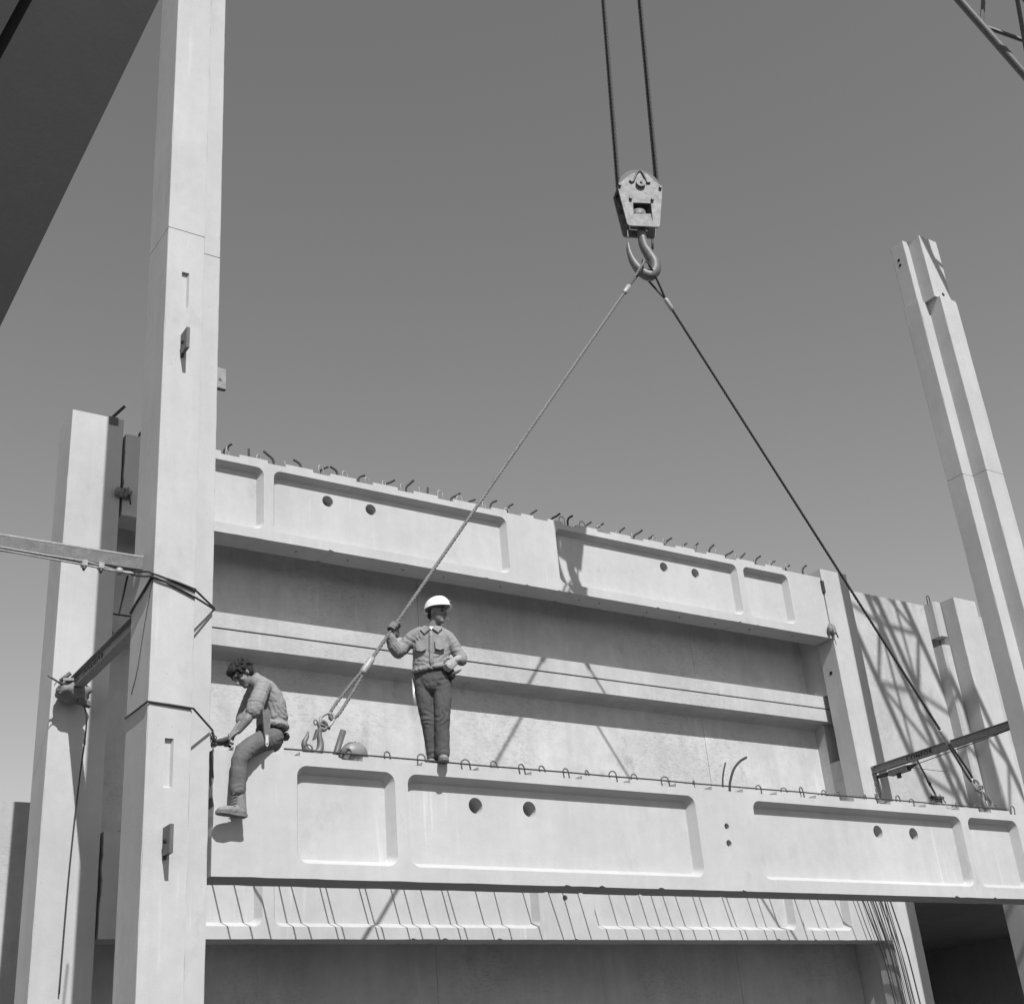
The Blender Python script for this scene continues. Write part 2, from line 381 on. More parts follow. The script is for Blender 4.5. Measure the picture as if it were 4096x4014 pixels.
# ------------------------------------------------------------------ columns
def column(name, loc, label, segs, holes=(), mat='colm', group='precast columns'):
    t = thing(name, loc, label, 'column', group)
    for nm, poly, z0, z1, niche in segs:
        mb = MB(); n = len(poly)
        fl = next(i for i in range(n) if abs(poly[i][1]-poly[(i+1)%n][1]) < 1e-6 and abs(poly[i][1]-min(q[1] for q in poly)) < 1e-6)
        rc = random.Random(len(label)*7+int(z0*3))
        nz = max(2, int((z1-z0)/.14)); zs = [z0]+[z0+(z1-z0)*(k+rc.uniform(-.3,.3))/nz for k in range(1, nz)]+[z1]
        arr = []                                    # each arris is a narrow worn strip; the faces stay flat
        for i in range(n):
            c = V((*poly[i],0)); pv = (V((*poly[i-1],0))-c).normalized(); nx = (V((*poly[(i+1)%n],0))-c).normalized()
            cvx = nx.cross(pv).z > 0; off = []
            for k in range(nz+1):
                d_ = .0015+abs(rc.gauss(0,.0014))+(rc.uniform(.005,.009) if rc.random() < .09 else 0) if cvx else 0
                off.append(c+(pv+nx)*d_)
            arr.append((c+pv*.011, off, c+nx*.011))
        for i in range(n):
            p0, off, p1 = arr[i]
            for k in range(nz):
                o0, o1 = off[k], off[k+1]
                mb.add([(p0.x,p0.y,zs[k]),(o0.x,o0.y,zs[k]),(o1.x,o1.y,zs[k+1]),(p0.x,p0.y,zs[k+1])], [(0,1,2,3)])
                mb.add([(o0.x,o0.y,zs[k]),(p1.x,p1.y,zs[k]),(p1.x,p1.y,zs[k+1]),(o1.x,o1.y,zs[k+1])], [(0,1,2,3)])
        for i in range(n):
            a, b = arr[i][2], arr[(i+1) % n][0]
            if i == fl and niche:
                lp = [[(a.x,z) for z in zs]+[(b.x,z) for z in reversed(zs)]]
                for nx0, nx1, nz0, nz1 in niche: lp.append([(nx0,nz0),(nx1,nz0),(nx1,nz1),(nx0,nz1)])
                mb.fill(lp, lambda X, Z, Y=a.y: (X, Y, Z))
                for nx0, nx1, nz0, nz1 in niche:
                    A = [(nx0,a.y,nz0),(nx1,a.y,nz0),(nx1,a.y,nz1),(nx0,a.y,nz1)]
                    B = [(nx0+.012,a.y+.035,nz0+.02),(nx1-.016,a.y+.035,nz0+.02),(nx1-.016,a.y+.035,nz1-.0),(nx0+.012,a.y+.035,nz1-.0)]
                    mb.band(A, B); mb.add(B, [(0,1,2,3)])
            else:
                for k in range(nz): mb.add([(a.x,a.y,zs[k]),(b.x,b.y,zs[k]),(b.x,b.y,zs[k+1]),(a.x,a.y,zs[k+1])], [(0,1,2,3)])
        mb.add([(q[0],q[1],z0) for q in poly], [tuple(range(n-1,-1,-1))]); mb.add([(q[0],q[1],z1) for q in poly], [tuple(range(n))])
        mb.build(nm, mat, t)
    return t
XL, XS, XR, YF, YB = -.745, -.325, -.036, -.28, .33
secL = [(XL,YF),(XS,YF),(XS,0),(XR,0),(XR,YB),(XL,YB)]
def inset(poly, d):
    cx = sum(q[0] for q in poly)/len(poly); cy = sum(q[1] for q in poly)/len(poly)
    return [(q[0]+(d if q[0] < cx else -d), q[1]+(d if q[1] < cy else -d)) for q in poly]
fc = column('concrete_column', (-.4,.02,-3.9), 'tall pale concrete column rising out of view, wire rope tied round it',
    [('shaft', secL, -3.9, 6.862, [(-.576,-.492,.71,1.163),(-.576,-.492,5.872,6.325)]), ('joint', inset(secL,.012), 6.862, 6.872, None), ('upper_shaft', secL, 6.872, 15.5, None)])
for z in (.10, 5.263):                              # stub brackets on the face of the column
    MB().box((-.565,YF-.18,z),(-.530,YF,z+.25)).build('bracket_plate', 'steel', fc)
    MB().box((-.563,YF-.03,z-.025),(-.532,YF,z)).build('bracket_lug', 'dark', fc)
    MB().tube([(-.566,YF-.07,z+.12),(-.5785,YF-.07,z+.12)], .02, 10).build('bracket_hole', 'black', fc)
po = [(XR,5.33),(.158,5.32),(.158,5.575),(XR,5.59)]; ph = circ(.09,5.42,.02,12)
pl = MB()
for yy in (.25,.27): pl.fill([po, ph], lambda X, Z, Y=yy: (X, Y, Z))
pl.band([(a,.25,b) for a,b in po], [(a,.27,b) for a,b in po]); pl.band([(a,.25,b) for a,b in ph], [(a,.27,b) for a,b in ph])
pl.build('side_plate', 'strut', fc)
MB().box((XR,.24,5.306),(.158,.285,5.3195)).build('plate_lip', 'dark', fc)

secR = [(12.955,0),(13.215,0),(13.215,YF),(13.66,YF),(13.66,YB),(12.955,YB)]
stub = [(12.995,.03),(13.14,.03),(13.14,-.23),(13.62,-.23),(13.62,.325),(12.995,.325)]
tc = column('concrete_column', (13.35,.02,-3.9), 'tall concrete column with a narrower stepped top, crossed by boom shadows',
    [('shaft', secR, -3.9, 6.862, None), ('joint', inset(secR,.012), 6.862, 6.870, None), ('upper_shaft', secR, 6.870, 10.33, None), ('stepped_top', stub, 10.33, 11.66, None)])
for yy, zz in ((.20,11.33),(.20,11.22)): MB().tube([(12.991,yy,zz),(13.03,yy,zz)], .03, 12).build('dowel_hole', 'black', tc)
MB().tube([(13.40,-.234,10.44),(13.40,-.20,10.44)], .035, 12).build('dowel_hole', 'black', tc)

def rect(x0, x1, y0, y1): return [(x0,y0),(x1,y0),(x1,y1),(x0,y1)]
bl = column('concrete_column', (-.3,3.7,-3.9), 'shorter back column at the near end of the upper beam, half in shadow',
    [('shaft', rect(-.635,.04,D,4.03), -3.9, 6.545, None)])
MB().tube(smoothpath([(-.10,3.6,6.5),(-.09,3.6,6.60),(-.02,3.58,6.70),(.06,3.55,6.80)],3), .02, 8).build('dowel_bar', 'rebar', bl, True)
MB().box((-.16,D-.012,6.44),(-.04,D+.06,6.556)).build('pocket_plate', 'steel', bl)
br = column('concrete_column', (13.4,3.7,-3.9), 'back column at the far end of the upper beam, sunlit front with shadow band',
    [('shaft', rect(13.05,13.75,D,3.87), -3.9, 6.53, None)])
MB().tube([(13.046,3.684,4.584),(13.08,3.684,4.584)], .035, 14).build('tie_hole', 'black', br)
MB().box((12.99,D-.03,6.05),(13.06,D-.002,6.28)).build('clamp_plate', 'dark', br)
b3 = column('concrete_column', (17.2,3.7,-3.9), 'farthest back column beside the narrow pier of the side wall',
    [('shaft', rect(16.82,17.5,D,4.02), -3.9, 6.53, None)])

# ------------------------------------------------------------------ walls behind
bw = thing('concrete_wall', (6.5,4.5,-3.9), 'long cast wall with a corbel ledge, shaded under the upper beam', 'wall')
wx = [-.3,2.35,4.93,6.92,10.4,13.1]
for k in range(5):
    MB().box((wx[k]+.002,4.36+(.005 if k % 2 else 0),-3.9),(wx[k+1]-.002,4.66,6.2)).build('wall_panel', 'wall', bw)
MB().box((-.29,4.40,-3.9),(13.09,4.64,6.15)).build('wall_core', 'dark', bw)
lg = MB()
for x0, x1 in ((-.3,6.86),(6.863,13.45)):
    lg.extr([(4.362,4.028),(4.0,4.028),(4.0,4.245),(4.362,4.245)], (x0,0,0), (0,1,0), (0,0,1), (1,0,0), x1-x0)
lg.build('upper_ledge', 'rough', bw)
lg2 = MB()
for x0, x1 in ((-.3,4.92),(4.923,13.45)):
    lg2.extr([(4.362,3.70),(4.30,3.74),(4.20,3.772),(4.0,3.778),(4.0,4.004),(4.362,4.004)], (x0,0,0), (0,1,0), (0,0,1), (1,0,0), x1-x0)
lg2.build('lower_ledge', 'rough', bw)
MB().box((-.3,4.03,4.0041),(13.1,4.362,4.0279)).build('ledge_joint', 'dark', bw)
pr = MB(); pr.box((13.103,3.885,4.247),(13.5,4.66,6.2)); pr.box((13.103,4.14,3.06),(13.5,4.66,4.2465)); pr.box((13.103,3.872,-3.9),(13.5,4.66,3.058)); pr.build('end_pier', 'rough', bw)
sw = thing('concrete_wall', (15.2,4.2,-3.9), 'sunlit side wall covered with lattice boom shadows', 'wall')
MB().box((13.6,4.05,1.0),(16.6,4.3,6.53)).build('wall_panel', 'rough', sw)
for z0, z1 in ((1.0,5.62),(5.80,6.53)):
    MB().extr([(16.6,3.84),(16.64,3.80),(16.80,3.80),(16.80,4.049),(16.6,4.049)], (0,0,z0), (1,0,0), (0,1,0), (0,0,1), z1-z0).build('narrow_pier', 'rough', sw)
lo = loop_mesh(.16,.04,.010).build('lifting_loop', 'rebar', sw, True); lo.location = (16.66,3.95,6.55)
MB().box((16.81,4.05,1.0),(24,4.3,6.53)).build('wall_panel', 'rough', sw)
rw = thing('concrete_wall', (-5,7.2,-3.9), 'low plain wall added beyond the near back column to hide bright sky', 'wall')  # added wall, covers the bright low sky at the left
for k in range(6): MB().box((-13+3.02*k,7.0+.01*(k%2),-3.9),(-10.02+3.02*k,7.25,2.3)).build('wall_panel', 'rough', rw)
# unseen slab and walls added behind the side wall to keep its opening dark
dk = thing('added_floor_slab', (16,7,1), 'floor slab and walls added inside the side bay to darken its opening', 'slab')
MB().box((13.55,4.302,.9),(24,20,1.1)).build('slab', 'rough', dk)
MB().box((13.55,19.8,-3.9),(24,20,.898)).build('added_back_wall', 'rough', dk)
MB().box((13.55,4.67,-3.9),(13.75,19.798,.898)).build('added_cross_wall', 'rough', dk)
MB().box((23.8,4.31,-3.9),(24,19.798,.898)).build('added_cross_wall', 'rough', dk)

# ------------------------------------------------------------------ struts between front and back columns
def text_mesh(txt, size):
    cu = bpy.data.curves.new('t', 'FONT'); cu.body = txt; cu.size = size; cu.offset = size*.035; cu.resolution_u = 3
    cu.space_character = 1.25
    o = bpy.data.objects.new('t', cu); COL.objects.link(o); bpy.context.view_layer.update()
    me = bpy.data.meshes.new_from_object(o.evaluated_get(bpy.context.evaluated_depsgraph_get())); bpy.data.objects.remove(o)
    return me
def strut(xc, z0, z1, y0, y1, label, txt, ty, size):
    t = thing('steel_strut', (xc,(y0+y1)/2,z0), label, 'strut', 'struts between the column rows')
    w_, tw, tf = .06, .005, .009
    MB().box((xc-tw,y0,z0+tf),(xc+tw,y1,z1-tf)).build('web', 'strut', t)
    MB().box((xc-w_,y0,z0),(xc+w_,y1,z0+tf-.0005)).build('flange', 'strut', t)
    MB().box((xc-w_,y0,z1-tf+.0005),(xc+w_,y1,z1)).build('flange', 'strut', t)
    me = text_mesh(txt, size); me.materials.append(M['paint'])
    o = bpy.data.objects.new('lettering', me); COL.objects.link(o); o.parent = t
    mm = Matrix(((0,0,-1,0),(-1,0,0,0),(0,1,0,0),(0,0,0,1))); mm.translation = V((xc-tw-.003,ty,z0+.5*(z1-z0)-size*.35))-V(t.location)
    o.matrix_local = mm
    return t
stR = strut(13.4, 2.735, 2.85, .335, D-.01, 'stencilled steel strut with a chain hoist beneath it', 'CONFOR', 2.72, .115)
stL = strut(-.42, 2.71, 2.87, .335, D-.15, 'stencilled steel strut behind the tall column, sacking at its end', 'CONFOR', 2.95, .15)

# chain hoist under the far strut
ch = thing('chain_hoist', (13.4,2.9,2.6), 'chain hoist slung under the stencilled strut by the far column', 'hoist')
MB().tube([(13.4,3.42,2.66),(13.4,3.2,2.655),(13.4,3.05,2.655)], [.03,.035,.02], 8).build('hook_end', 'dark', ch, True)
MB().box((13.34,2.72,2.60),(13.46,3.12,2.69)).build('hoist_body', 'steel', ch)
MB().tube([(13.4,2.72,2.645),(13.4,2.55,2.66)], [.05,.012], 8).build('hoist_nose', 'dark', ch, True)
MB().tube([(13.4,2.95,2.60),(13.4,2.95,2.53)], .04, 8).build('ratchet', 'dark', ch)
MB().tube([(13.4,2.56,2.66),(13.4,1.6,2.69),(13.4,.35,2.73)], .007, 6).build('cable', 'dark', ch, True)
cl_ = [(13.36+.012*math.sin(i*2.1),3.40+.015*math.cos(i*1.7),2.64-.045*i) for i in range(9)]
for i in range(8):
    a, b = V(cl_[i]), V(cl_[i+1]); c = (a+b)/2
    MB().tube([c+V((.018*math.cos(q), .018*math.sin(q)*(i%2), .034*math.sin(q) if i%2==0 else .034*math.sin(q))) for q in [k*math.pi/4 for k in range(9)]], .006, 5).build('chain_link', 'dark', ch, True)
MB().tube([(13.4,2.63,2.62),(13.42,2.0,2.4)], .004, 4).build('slack_wire', 'dark', ch, True)
sk = thing('wall_bracket', (15.6,4.0,2.4), 'small bolted steel bracket hanging on the side wall', 'bracket')
MB().tube([(15.33,4.03,3.30),(15.52,4.03,2.9),(15.66,4.03,2.62)], .012, 6).build('hanger_rod', 'dark', sk, True)
MB().tube([(15.52,4.03,2.9),(15.56,4.03,2.82)], .026, 8).build('turnbuckle', 'dark', sk, True)
MB().box((15.50,3.99,2.56),(15.82,4.047,2.60)).build('angle_iron', 'dark', sk)
for q in (15.53,15.66,15.78): MB().tube([(q-.06,4.0,2.64),(q+.05,3.99,2.48)], .01, 5).build('bolt', 'steel', sk, True)

# sacking bundle at the end of the near strut
def lump(mb, c, r, seed, n=22, m=14, amp=.3, fr=2.2):
    o = len(mb.v); mb.ell(c, r, n=n, m=m)
    for i in range(o, len(mb.v)):
        d = (V(mb.v[i])-V(c)); d2 = V((d.x/r[0], d.y/r[1], d.z/r[2]))
        k = 1+amp*noise.noise(d2*fr+V((seed*7.1,seed*3.3,seed)))+amp*.5*noise.noise(d2*fr*2.3+V((seed,0,seed*5)))
        mb.v[i] = tuple(V(c)+d*k)
    return mb
sb = thing('sacking_bundle', (-.47,3.25,2.68), 'bundle of sacking and planks lashed at the strut end on the back column', 'bundle')
lump(MB(), (-.44,3.29,2.69), (.20,.17,.125), 3, n=30, m=20, amp=.22, fr=1.8).build('sacking', 'rag', sb, True)
MB().extr([(-.30,-.02),(.10,-.02),(.10,.02),(-.30,.02)], (-.36,3.22,2.57), (.96,0,-.28), (0,1,0), (0,0,1), .045).build('plank', 'leather', sb)
MB().extr([(-.06,-.05),(.09,-.05),(.09,.05),(-.06,.05)], (-.34,3.20,2.53), (.96,0,-.28), (0,1,0), (0,0,1), .05).build('wood_block', 'steel', sb)
MB().tube([(-.78,3.1,2.80),(-.56,3.2,2.73)], .012, 7).build('bar_end', 'steel', sb, True)
MB().tube([(-.60,3.25,2.80),(-.50,3.22,2.90)], .026, 8).build('pipe_end', 'steel', sb, True)
MB().extr([(-.16,-.04),(.14,-.04),(.16,.0),(.12,.05),(-.1,.03)], (-.44,3.2,2.80), (.97,0,.1), (0,1,0), (0,0,1), .03).build('canvas_fold', 'wire', sb)
MB().tube(smoothpath([(-.36,3.24,2.60),(-.29,3.22,2.45),(-.27,3.25,2.2),(-.27,3.40,1.6),(-.30,3.44,.6),(-.32,3.44,-.6)],8), .009, 6).build('hanging_cord', 'dark', sb, True)
MB().tube(smoothpath([(-.70,3.12,2.70),(-.66,3.12,2.75),(-.58,3.14,2.74)],4), .006, 5).build('wire_end', 'steel', sb, True)

# rags stuffed in beam-end joints
for nm, c, r, sd, lab in (('joint_rag', (.11,3.44,5.46), (.07,.06,.07), 1, 'crumpled rag stuffed in the joint beside the near back column'), ('joint_rag', (13.03,3.43,5.32), (.05,.05,.09), 4, 'crumpled rag stuffed in the joint beside the far back column')):
    t = thing(nm, c, lab, 'rag')
    lump(MB(), c, r, sd, amp=.5).build('cloth_wad', 'rag', t, True)
    lump(MB(), (c[0]-.10,c[1]-.02,c[2]-.01), (r[0]*.8,r[1]*.7,r[2]*.9), sd+2, amp=.5).build('cloth_end', 'rag', t, True)
    MB().tube([(c[0]+.02,c[1]-.03,c[2]-.02),(c[0]+.05,c[1]-.04,c[2]-.16)], .012, 6).build('tie', 'dark', t, True)

# ------------------------------------------------------------------ channel and guy cables at the near column
chn = thing('steel_channel', (-2.5,.12,2.93), 'level steel channel butting against the tall column', 'channel')
MB().box((-4.2,.04,2.935),(XL-.002,.048,3.050)).build('web', 'chan', chn)
MB().box((-4.2,.037,3.0505),(XL-.002,.12,3.066)).build('flange', 'galv', chn)  # paler metal paints in the sunlit lip of the top flange
MB().box((-4.2,.039,2.922),(XL-.002,.12,2.9345)).build('flange', 'chan', chn)
gc = thing('guy_cable', (-1.0,.1,2.85), 'clamped guy cable with ring running under the steel channel', 'cable')
for dz in (0,.035): MB().tube(smoothpath([(-4.2,.0,2.95+dz),(-2.0,.0,2.88+dz*.8),(-1.35,.0,2.862+dz),(-1.02,.0,2.842+dz*.3)],6), .010, 6).build('strand', 'wire', gc, True)
for x in (-1.33,-1.17):
    MB().box((x-.025,-.03,2.845),(x+.025,.03,2.905)).build('clip_saddle', 'galv', gc)
    MB().tube([(x,0,2.85),(x,0,2.80)], [.032,.008], 8).build('clip_nut', 'steel', gc, True)
lump(MB(), (-.99,.0,2.85), (.038,.038,.04), 5, amp=.1).build('knot', 'galv', gc, True)
MB().tube([(-.90+.06*math.cos(a),.0+.02*math.sin(a),2.85+.012*math.sin(a)) for a in [k*math.pi/6 for k in range(13)]], .012, 7).build('ring', 'galv', gc, True)
cw = thing('column_lashing', (-.4,-.3,2.6), 'upper wire rope lashing wrapped round the tall column', 'lashing', 'wire lashings on the tall column')
E_ = .016
MB().tube(smoothpath([(-.86,.02,2.87),(-.79,-.2,2.80),(XL-.01,YF-.02,2.745),(-.56,YF-E_,2.70),(XS+.01,YF-E_,2.63)],5)+[V((XR+.012,-.012,2.60))], .0105, 6).build('rope_turn', 'ropedark', cw, True)
MB().tube(smoothpath([(-.86,.02,2.84),(-.79,-.2,2.75),(XL-.012,YF-.02,2.715),(-.56,YF-E_,2.655),(XS+.01,YF-E_,2.56)],5)+[V((XR+.012,-.02,2.585))], .0105, 6).build('rope_turn', 'ropedark', cw, True)
MB().tube(smoothpath([(XL-.012,YF-.01,2.735),(XL-.014,-.05,2.66),(XL-.016,.18,2.60),(XL-.014,.32,2.56)],5), .013, 6).build('rope_turn', 'ropedark', cw, True)
MB().tube(smoothpath([(-.62,YF-E_*1.3,2.715),(-.5,YF-E_*1.4,2.69),(XS,YF-E_*1.2,2.645)],5), .012, 6).build('rope_turn', 'ropedark', cw, True)
MB().tube([(XR+.012,-.012,2.60),(XR+.014,.1,2.585),(XR+.012,.30,2.57)], .012, 6).build('rope_turn', 'ropedark', cw, True)
MB().tube([(-.90,.02,2.83),(-.80,.45,2.78),(-.72,.8,2.74)], .011, 6).build('rope_turn', 'ropedark', cw, True)
MB().tube(smoothpath([(XL-.006,YF-.005,2.73),(XL-.007,-.1,2.3),(XL-.006,.05,1.9),(XL-.006,.2,1.7)],5), .004, 5).build('loose_wire', 'steel', cw, True)
cw2 = thing('column_lashing', (-.4,-.3,1.5), 'lower wire rope lashing from the tall column to the seated worker', 'lashing', 'wire lashings on the tall column')
MB().tube([(XL-.012,.32,1.50),(XL-.012,.0,1.49),(XL-.012,YF-.012,1.485),(-.55,YF-.014,1.475),(XS+.006,YF-.014,1.46),(XR+.015,-.014,1.36),(XR+.03,-.02,1.30),(.01,.0,1.24)], .0105, 6).build('rope_turn', 'ropedark', cw2, True)
for i in range(7):
    pts = [(random.uniform(-.03,.03), random.uniform(-.03,.03), 1.19+random.uniform(0,.14)) for _ in range(5)]
    MB().tube(smoothpath(pts,4), .005, 5).build('wire_tangle', 'ropedark', cw2, True)
MB().tube([(-.01,-.015,1.20),(-.008,-.012,.9)], .006, 5).build('wire_tail', 'ropedark', cw2, True)

# ------------------------------------------------------------------ crane: boom out of the frame, hoist ropes, hook block
cr = thing('lattice_crane', (20.45,-6.8,-3.9), 'lattice crane boom with its hoist ropes reeved down to the hook block', 'crane')
B0, B1 = V((20.45,-6.8,-2.3)), V((7.8,-.2,30.)); bd = (B1-B0).normalized(); bl_ = (B1-B0).length
bs_ = bd.cross(V((0,0,1))).normalized(); bt_ = bs_.cross(bd)
def bpnt(d, i, hw=.62):
    tp = min(1, min(d+1.2, (bl_-d)+1.2)/5.0)
    return B0+bd*d+bs_*(hw*tp*(1 if i in (0,3) else -1))+bt_*(hw*tp*(1 if i in (0,1) else -1))
NB = 24
for i in range(4): MB().tube([bpnt(bl_*k/NB, i) for k in range(NB+1)], .078, 7).build('boom_chord', 'steel', cr, True)
for face in range(4):
    lc = MB(); i, j = face, (face+1) % 4
    for k in range(NB):
        a, b = bl_*k/NB, bl_*(k+1)/NB
        lc.tube([bpnt(a, i if k % 2 else j), bpnt(b, j if k % 2 else i)], .04, 6)
        if k % 4 == 0: lc.tube([bpnt(a, i), bpnt(a, j)], .04, 6)
    lc.build('boom_lacing', 'steel', cr)
MB().tube([B1-bs_*.4, B1+bs_*.4], .35, 18).build('tip_sheave', 'dark', cr)
MB().box((18.5,-9.2,-3.9),(23.0,-4.6,-2.6)).build('crane_base', 'steel', cr)
# hook block frame
th = R(24); BH_ = V((math.cos(th),-math.sin(th),0)); BN = V((math.sin(th),math.cos(th),0)); BC = V((6.722,.2,10.195))
def bk(h, n, z): return BC+BH_*h+BN*n+V((0,0,z))
def loc2(a, b):                                     # position on the side plate from its measured outline
    dx, dy = (a-680)*.3676, (b-640)*.3676
    det = 252*-209-(-31.8)*10; hh = (dx*-209-(-31.8)*dy)/det; zz = (252*dy-10*dx)/det
    return hh, zz
hk = thing('hook_block', tuple(BC), 'worn grey crane hook block hanging above the beam', 'hook block')
outl = [loc2(a, b) for a, b in ((550,350),(600,320),(680,302),(760,325),(840,405),(925,470),(920,560),(895,880),(880,902),(570,885),(545,865),(440,470),(445,450),(500,395))]
win = [loc2(a, b) for a, b in ((605,640),(800,648),(818,830),(615,815))]
for n0, n1 in ((-.15,-.12),(.12,.15)):
    p_ = MB()
    for nn in (n0, n1): p_.fill([outl, win], lambda h, z, N=nn: bk(h, N, z))
    for lp in (outl, win): p_.band([bk(h,n0,z) for h,z in lp], [bk(h,n1,z) for h,z in lp])
    p_.build('side_plate', 'block', hk)
pc = loc2(685,440); 
sh_ = MB(); RS = .30
sh_.tube([bk(pc[0],-.115,pc[1]-.02), bk(pc[0],-.06,pc[1]-.02), bk(pc[0],0,pc[1]-.02), bk(pc[0],.06,pc[1]-.02), bk(pc[0],.115,pc[1]-.02)], [RS+.03,RS,RS+.03,RS,RS+.03], 28)
sh_.build('sheave', 'dark', hk)
MB().tube([bk(pc[0],-.20,pc[1]),bk(pc[0],.17,pc[1])], .075, 18).build('axle', 'block', hk)
MB().tube([bk(pc[0],-.215,pc[1]),bk(pc[0],-.201,pc[1])], .02, 10).build('grease_nipple', 'dark', hk)
for a, b in ((458,455),(900,482),(577,600),(812,612)):
    q = loc2(a, b); MB().tube([bk(q[0],-.19,q[1]),bk(q[0],.16,q[1])], .026, 6).build('bolt', 'steel', hk)
g1 = [loc2(a, b) for a, b in ((565,405),(590,425),(610,410),(640,330),(665,298),(690,298),(715,335),(755,430),(790,430))]
MB().tube([bk(h,-.165,z) for h,z in g1], .014, 7).build('guard_bar', 'steel', hk, True)
q0, q1 = loc2(690,735), loc2(690,660)
MB().tube([bk(q0[0],0,q0[1]-.06),bk(q0[0],0,q0[1]+.08)], .125, 20).build('swivel_nut', 'block', hk, True)
ww = [loc2(a, b) for a, b in ((615,752),(808,752),(818,828),(615,815))]
cx_ = MB()
for nn in (-.128,.10): cx_.fill([ww], lambda h, z, N=nn: bk(h*.97,N,z))
cx_.band([bk(h*.97,-.128,z) for h,z in ww], [bk(h*.97,.10,z) for h,z in ww]); cx_.build('crosshead', 'block', hk)
hp = [(725,840),(728,930),(752,1040),(812,1140),(856,1215),(862,1290),(815,1345),(748,1325),(680,1265),(625,1180),(590,1085),(578,1000)]
hr = [.070,.070,.075,.086,.095,.094,.088,.082,.072,.058,.040,.015]
path = smoothpath([bk(loc2(a,b)[0],0,loc2(a,b)[1]) for a, b in hp], 4)
rads = []
for i in range(len(hr)-1):
    for k in range(4): rads.append(hr[i]+(hr[i+1]-hr[i])*k/4)
rads.append(hr[-1])
MB().tube(path, rads, 14).build('crane_hook', 'hook', hk, True)
MB().tube([bk(*[loc2(835,960)[0],-.02,loc2(835,960)[1]]), bk(loc2(838,1080)[0],-.02,loc2(838,1080)[1])], .018, 6).build('keeper_chain', 'dark', hk, True)
TIP = B1+V((0,0,-.2))
for s_ in (-1, 1):
    for k in (-1, 0, 1):
        a = bk(pc[0]+s_*(RS+.012), k*.06, pc[1]-.02); b = TIP+BH_*s_*.34+BN*k*.06
        r_ = MB(); strands(r_, [a, a.lerp(b,.5), b], .025, .24, 3, 5, 5); r_.build('hoist_rope', 'rope' if k == 1 else 'ropedark', cr, True)

# ------------------------------------------------------------------ slings
HKP = bk(loc2(745,1235)[0], -.0, loc2(745,1235)[1])   # saddle of the crane hook
def ring_path(c, ax, ay, rx, ry, n=14, a0=0, a1=360):
    return [V(c)+V(ax)*rx*math.cos(R(a0+(a1-a0)*k/n))+V(ay)*ry*math.sin(R(a0+(a1-a0)*k/n)) for k in range(n+1)]
def sling(label, low, side, mat, rad):
    t = thing('wire_rope_sling', tuple(low), label, 'sling', 'two-leg lifting sling')
    d = (HKP-low).normalized(); pn = V((0,1,0)); sd = d.cross(pn).normalized()
    L = (HKP-low).length
    f0, f1 = low+d*.66, low+d*.86
    g0, g1 = HKP-d*.62, HKP-d*.80
    strands(MB(), [f1, (f1+g1)/2, g1], rad, .23, 4, 9, 6).build('rope', mat, t, True)
    for s_ in (-1, 1):                              # lower eye, two legs side by side
        e = MB(); strands(e, smoothpath([f0+sd*.012*s_, low+d*.42+sd*.032*s_, low+d*.12+sd*.045*s_, low+d*.02+sd*.028*s_, low-d*.015], 5), rad*.85, .19, 4, 9, 6); e.build('eye_leg', mat, t, True)
    for s_, o in ((-1,-.13),(1,.13)):               # upper eye over the hook
        e = MB(); top = HKP+V((0,0,.03))
        strands(e, smoothpath([g0, HKP-d*.30+BN*o*.75+V((0,0,.0)), HKP-d*.08+BN*o*1.05, top+BN*o*.5, top+V((0,0,.05))], 5), rad*.85, .19, 4, 9, 6); e.build('eye_leg', mat, t, True)
    MB().tube([f0-d*.02, f0+d*.01, f1-d*.01, f1+d*.02], [rad*1.2, rad*1.75, rad*1.75, rad*1.2], 12).build('ferrule', 'galv', t, True)
    MB().tube([g1-d*.02, g1+d*.01, g0-d*.01, g0+d*.02], [rad*1.2, rad*1.75, rad*1.75, rad*1.2], 12).build('ferrule', 'galv', t, True)
    return t, d
LOWL, LOWR = V((1.345,.2,1.665)), V((2*6.47-1.345,.2,1.665))
_, dL = sling('pale wire rope sling leg gripped by the standing worker', LOWL, -1, 'rope', .0225)
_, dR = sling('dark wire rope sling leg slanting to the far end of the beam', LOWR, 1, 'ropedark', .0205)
def lift_hook(sgn, x0, label):
    t = thing('lifting_hook', (x0+sgn*.1,.2,1.2), label, 'hook', 'sling hooks on the beam')
    q = lambda x, z, y=.2: V((x0+sgn*x, y, z))
    pth = smoothpath([q(.235,1.56),(q(.225,1.47)),q(.235,1.38),q(.215,1.30),q(.15,1.275),q(.075,1.31),q(.055,1.38),q(.085,1.44),q(.10,1.50)],4)
    rr = [];  base = [.022,.026,.036,.044,.042,.036,.030,.022,.008]
    for i in range(8):
        for k in range(4): rr.append(base[i]+(base[i+1]-base[i])*k/4)
    MB().tube(pth, rr+[base[-1]], 10).build('hook_body', 'hook', t, True)
    MB().extr([(.19,1.53),(.215,1.53),(.18,1.425),(.15,1.415)], (x0,.18,0), (sgn,0,0), (0,0,1), (0,1,0), .04).build('latch', 'steel', t)
    MB().tube(ring_path(q(.265,1.575), (sgn,0,0), (0,0,1), .042, .046), .020, 9).build('hook_eye', 'hook', t, True)
    s = MB().tube(smoothpath([q(.235,1.60,.20),q(.245,1.66,.20),q(.30,1.705,.2),q(.365,1.71,.2),q(.392,1.665,.2),q(.37,1.615,.2),q(.32,1.565,.2)],5), .017, 8).build('shackle', 'galv', t, True)
    MB().tube([q(.20,1.60),q(.345,1.555)], .019, 8).build('shackle_pin', 'hook', t, True)
    MB().tube(ring_path(q(.185,1.605), (sgn,0,0), (0,0,1), .020, .026), .008, 6).build('pin_eye', 'hook', t, True)
    return t
lift_hook(1, .985, 'steel lifting hook and shackle on the beam between the two workers')
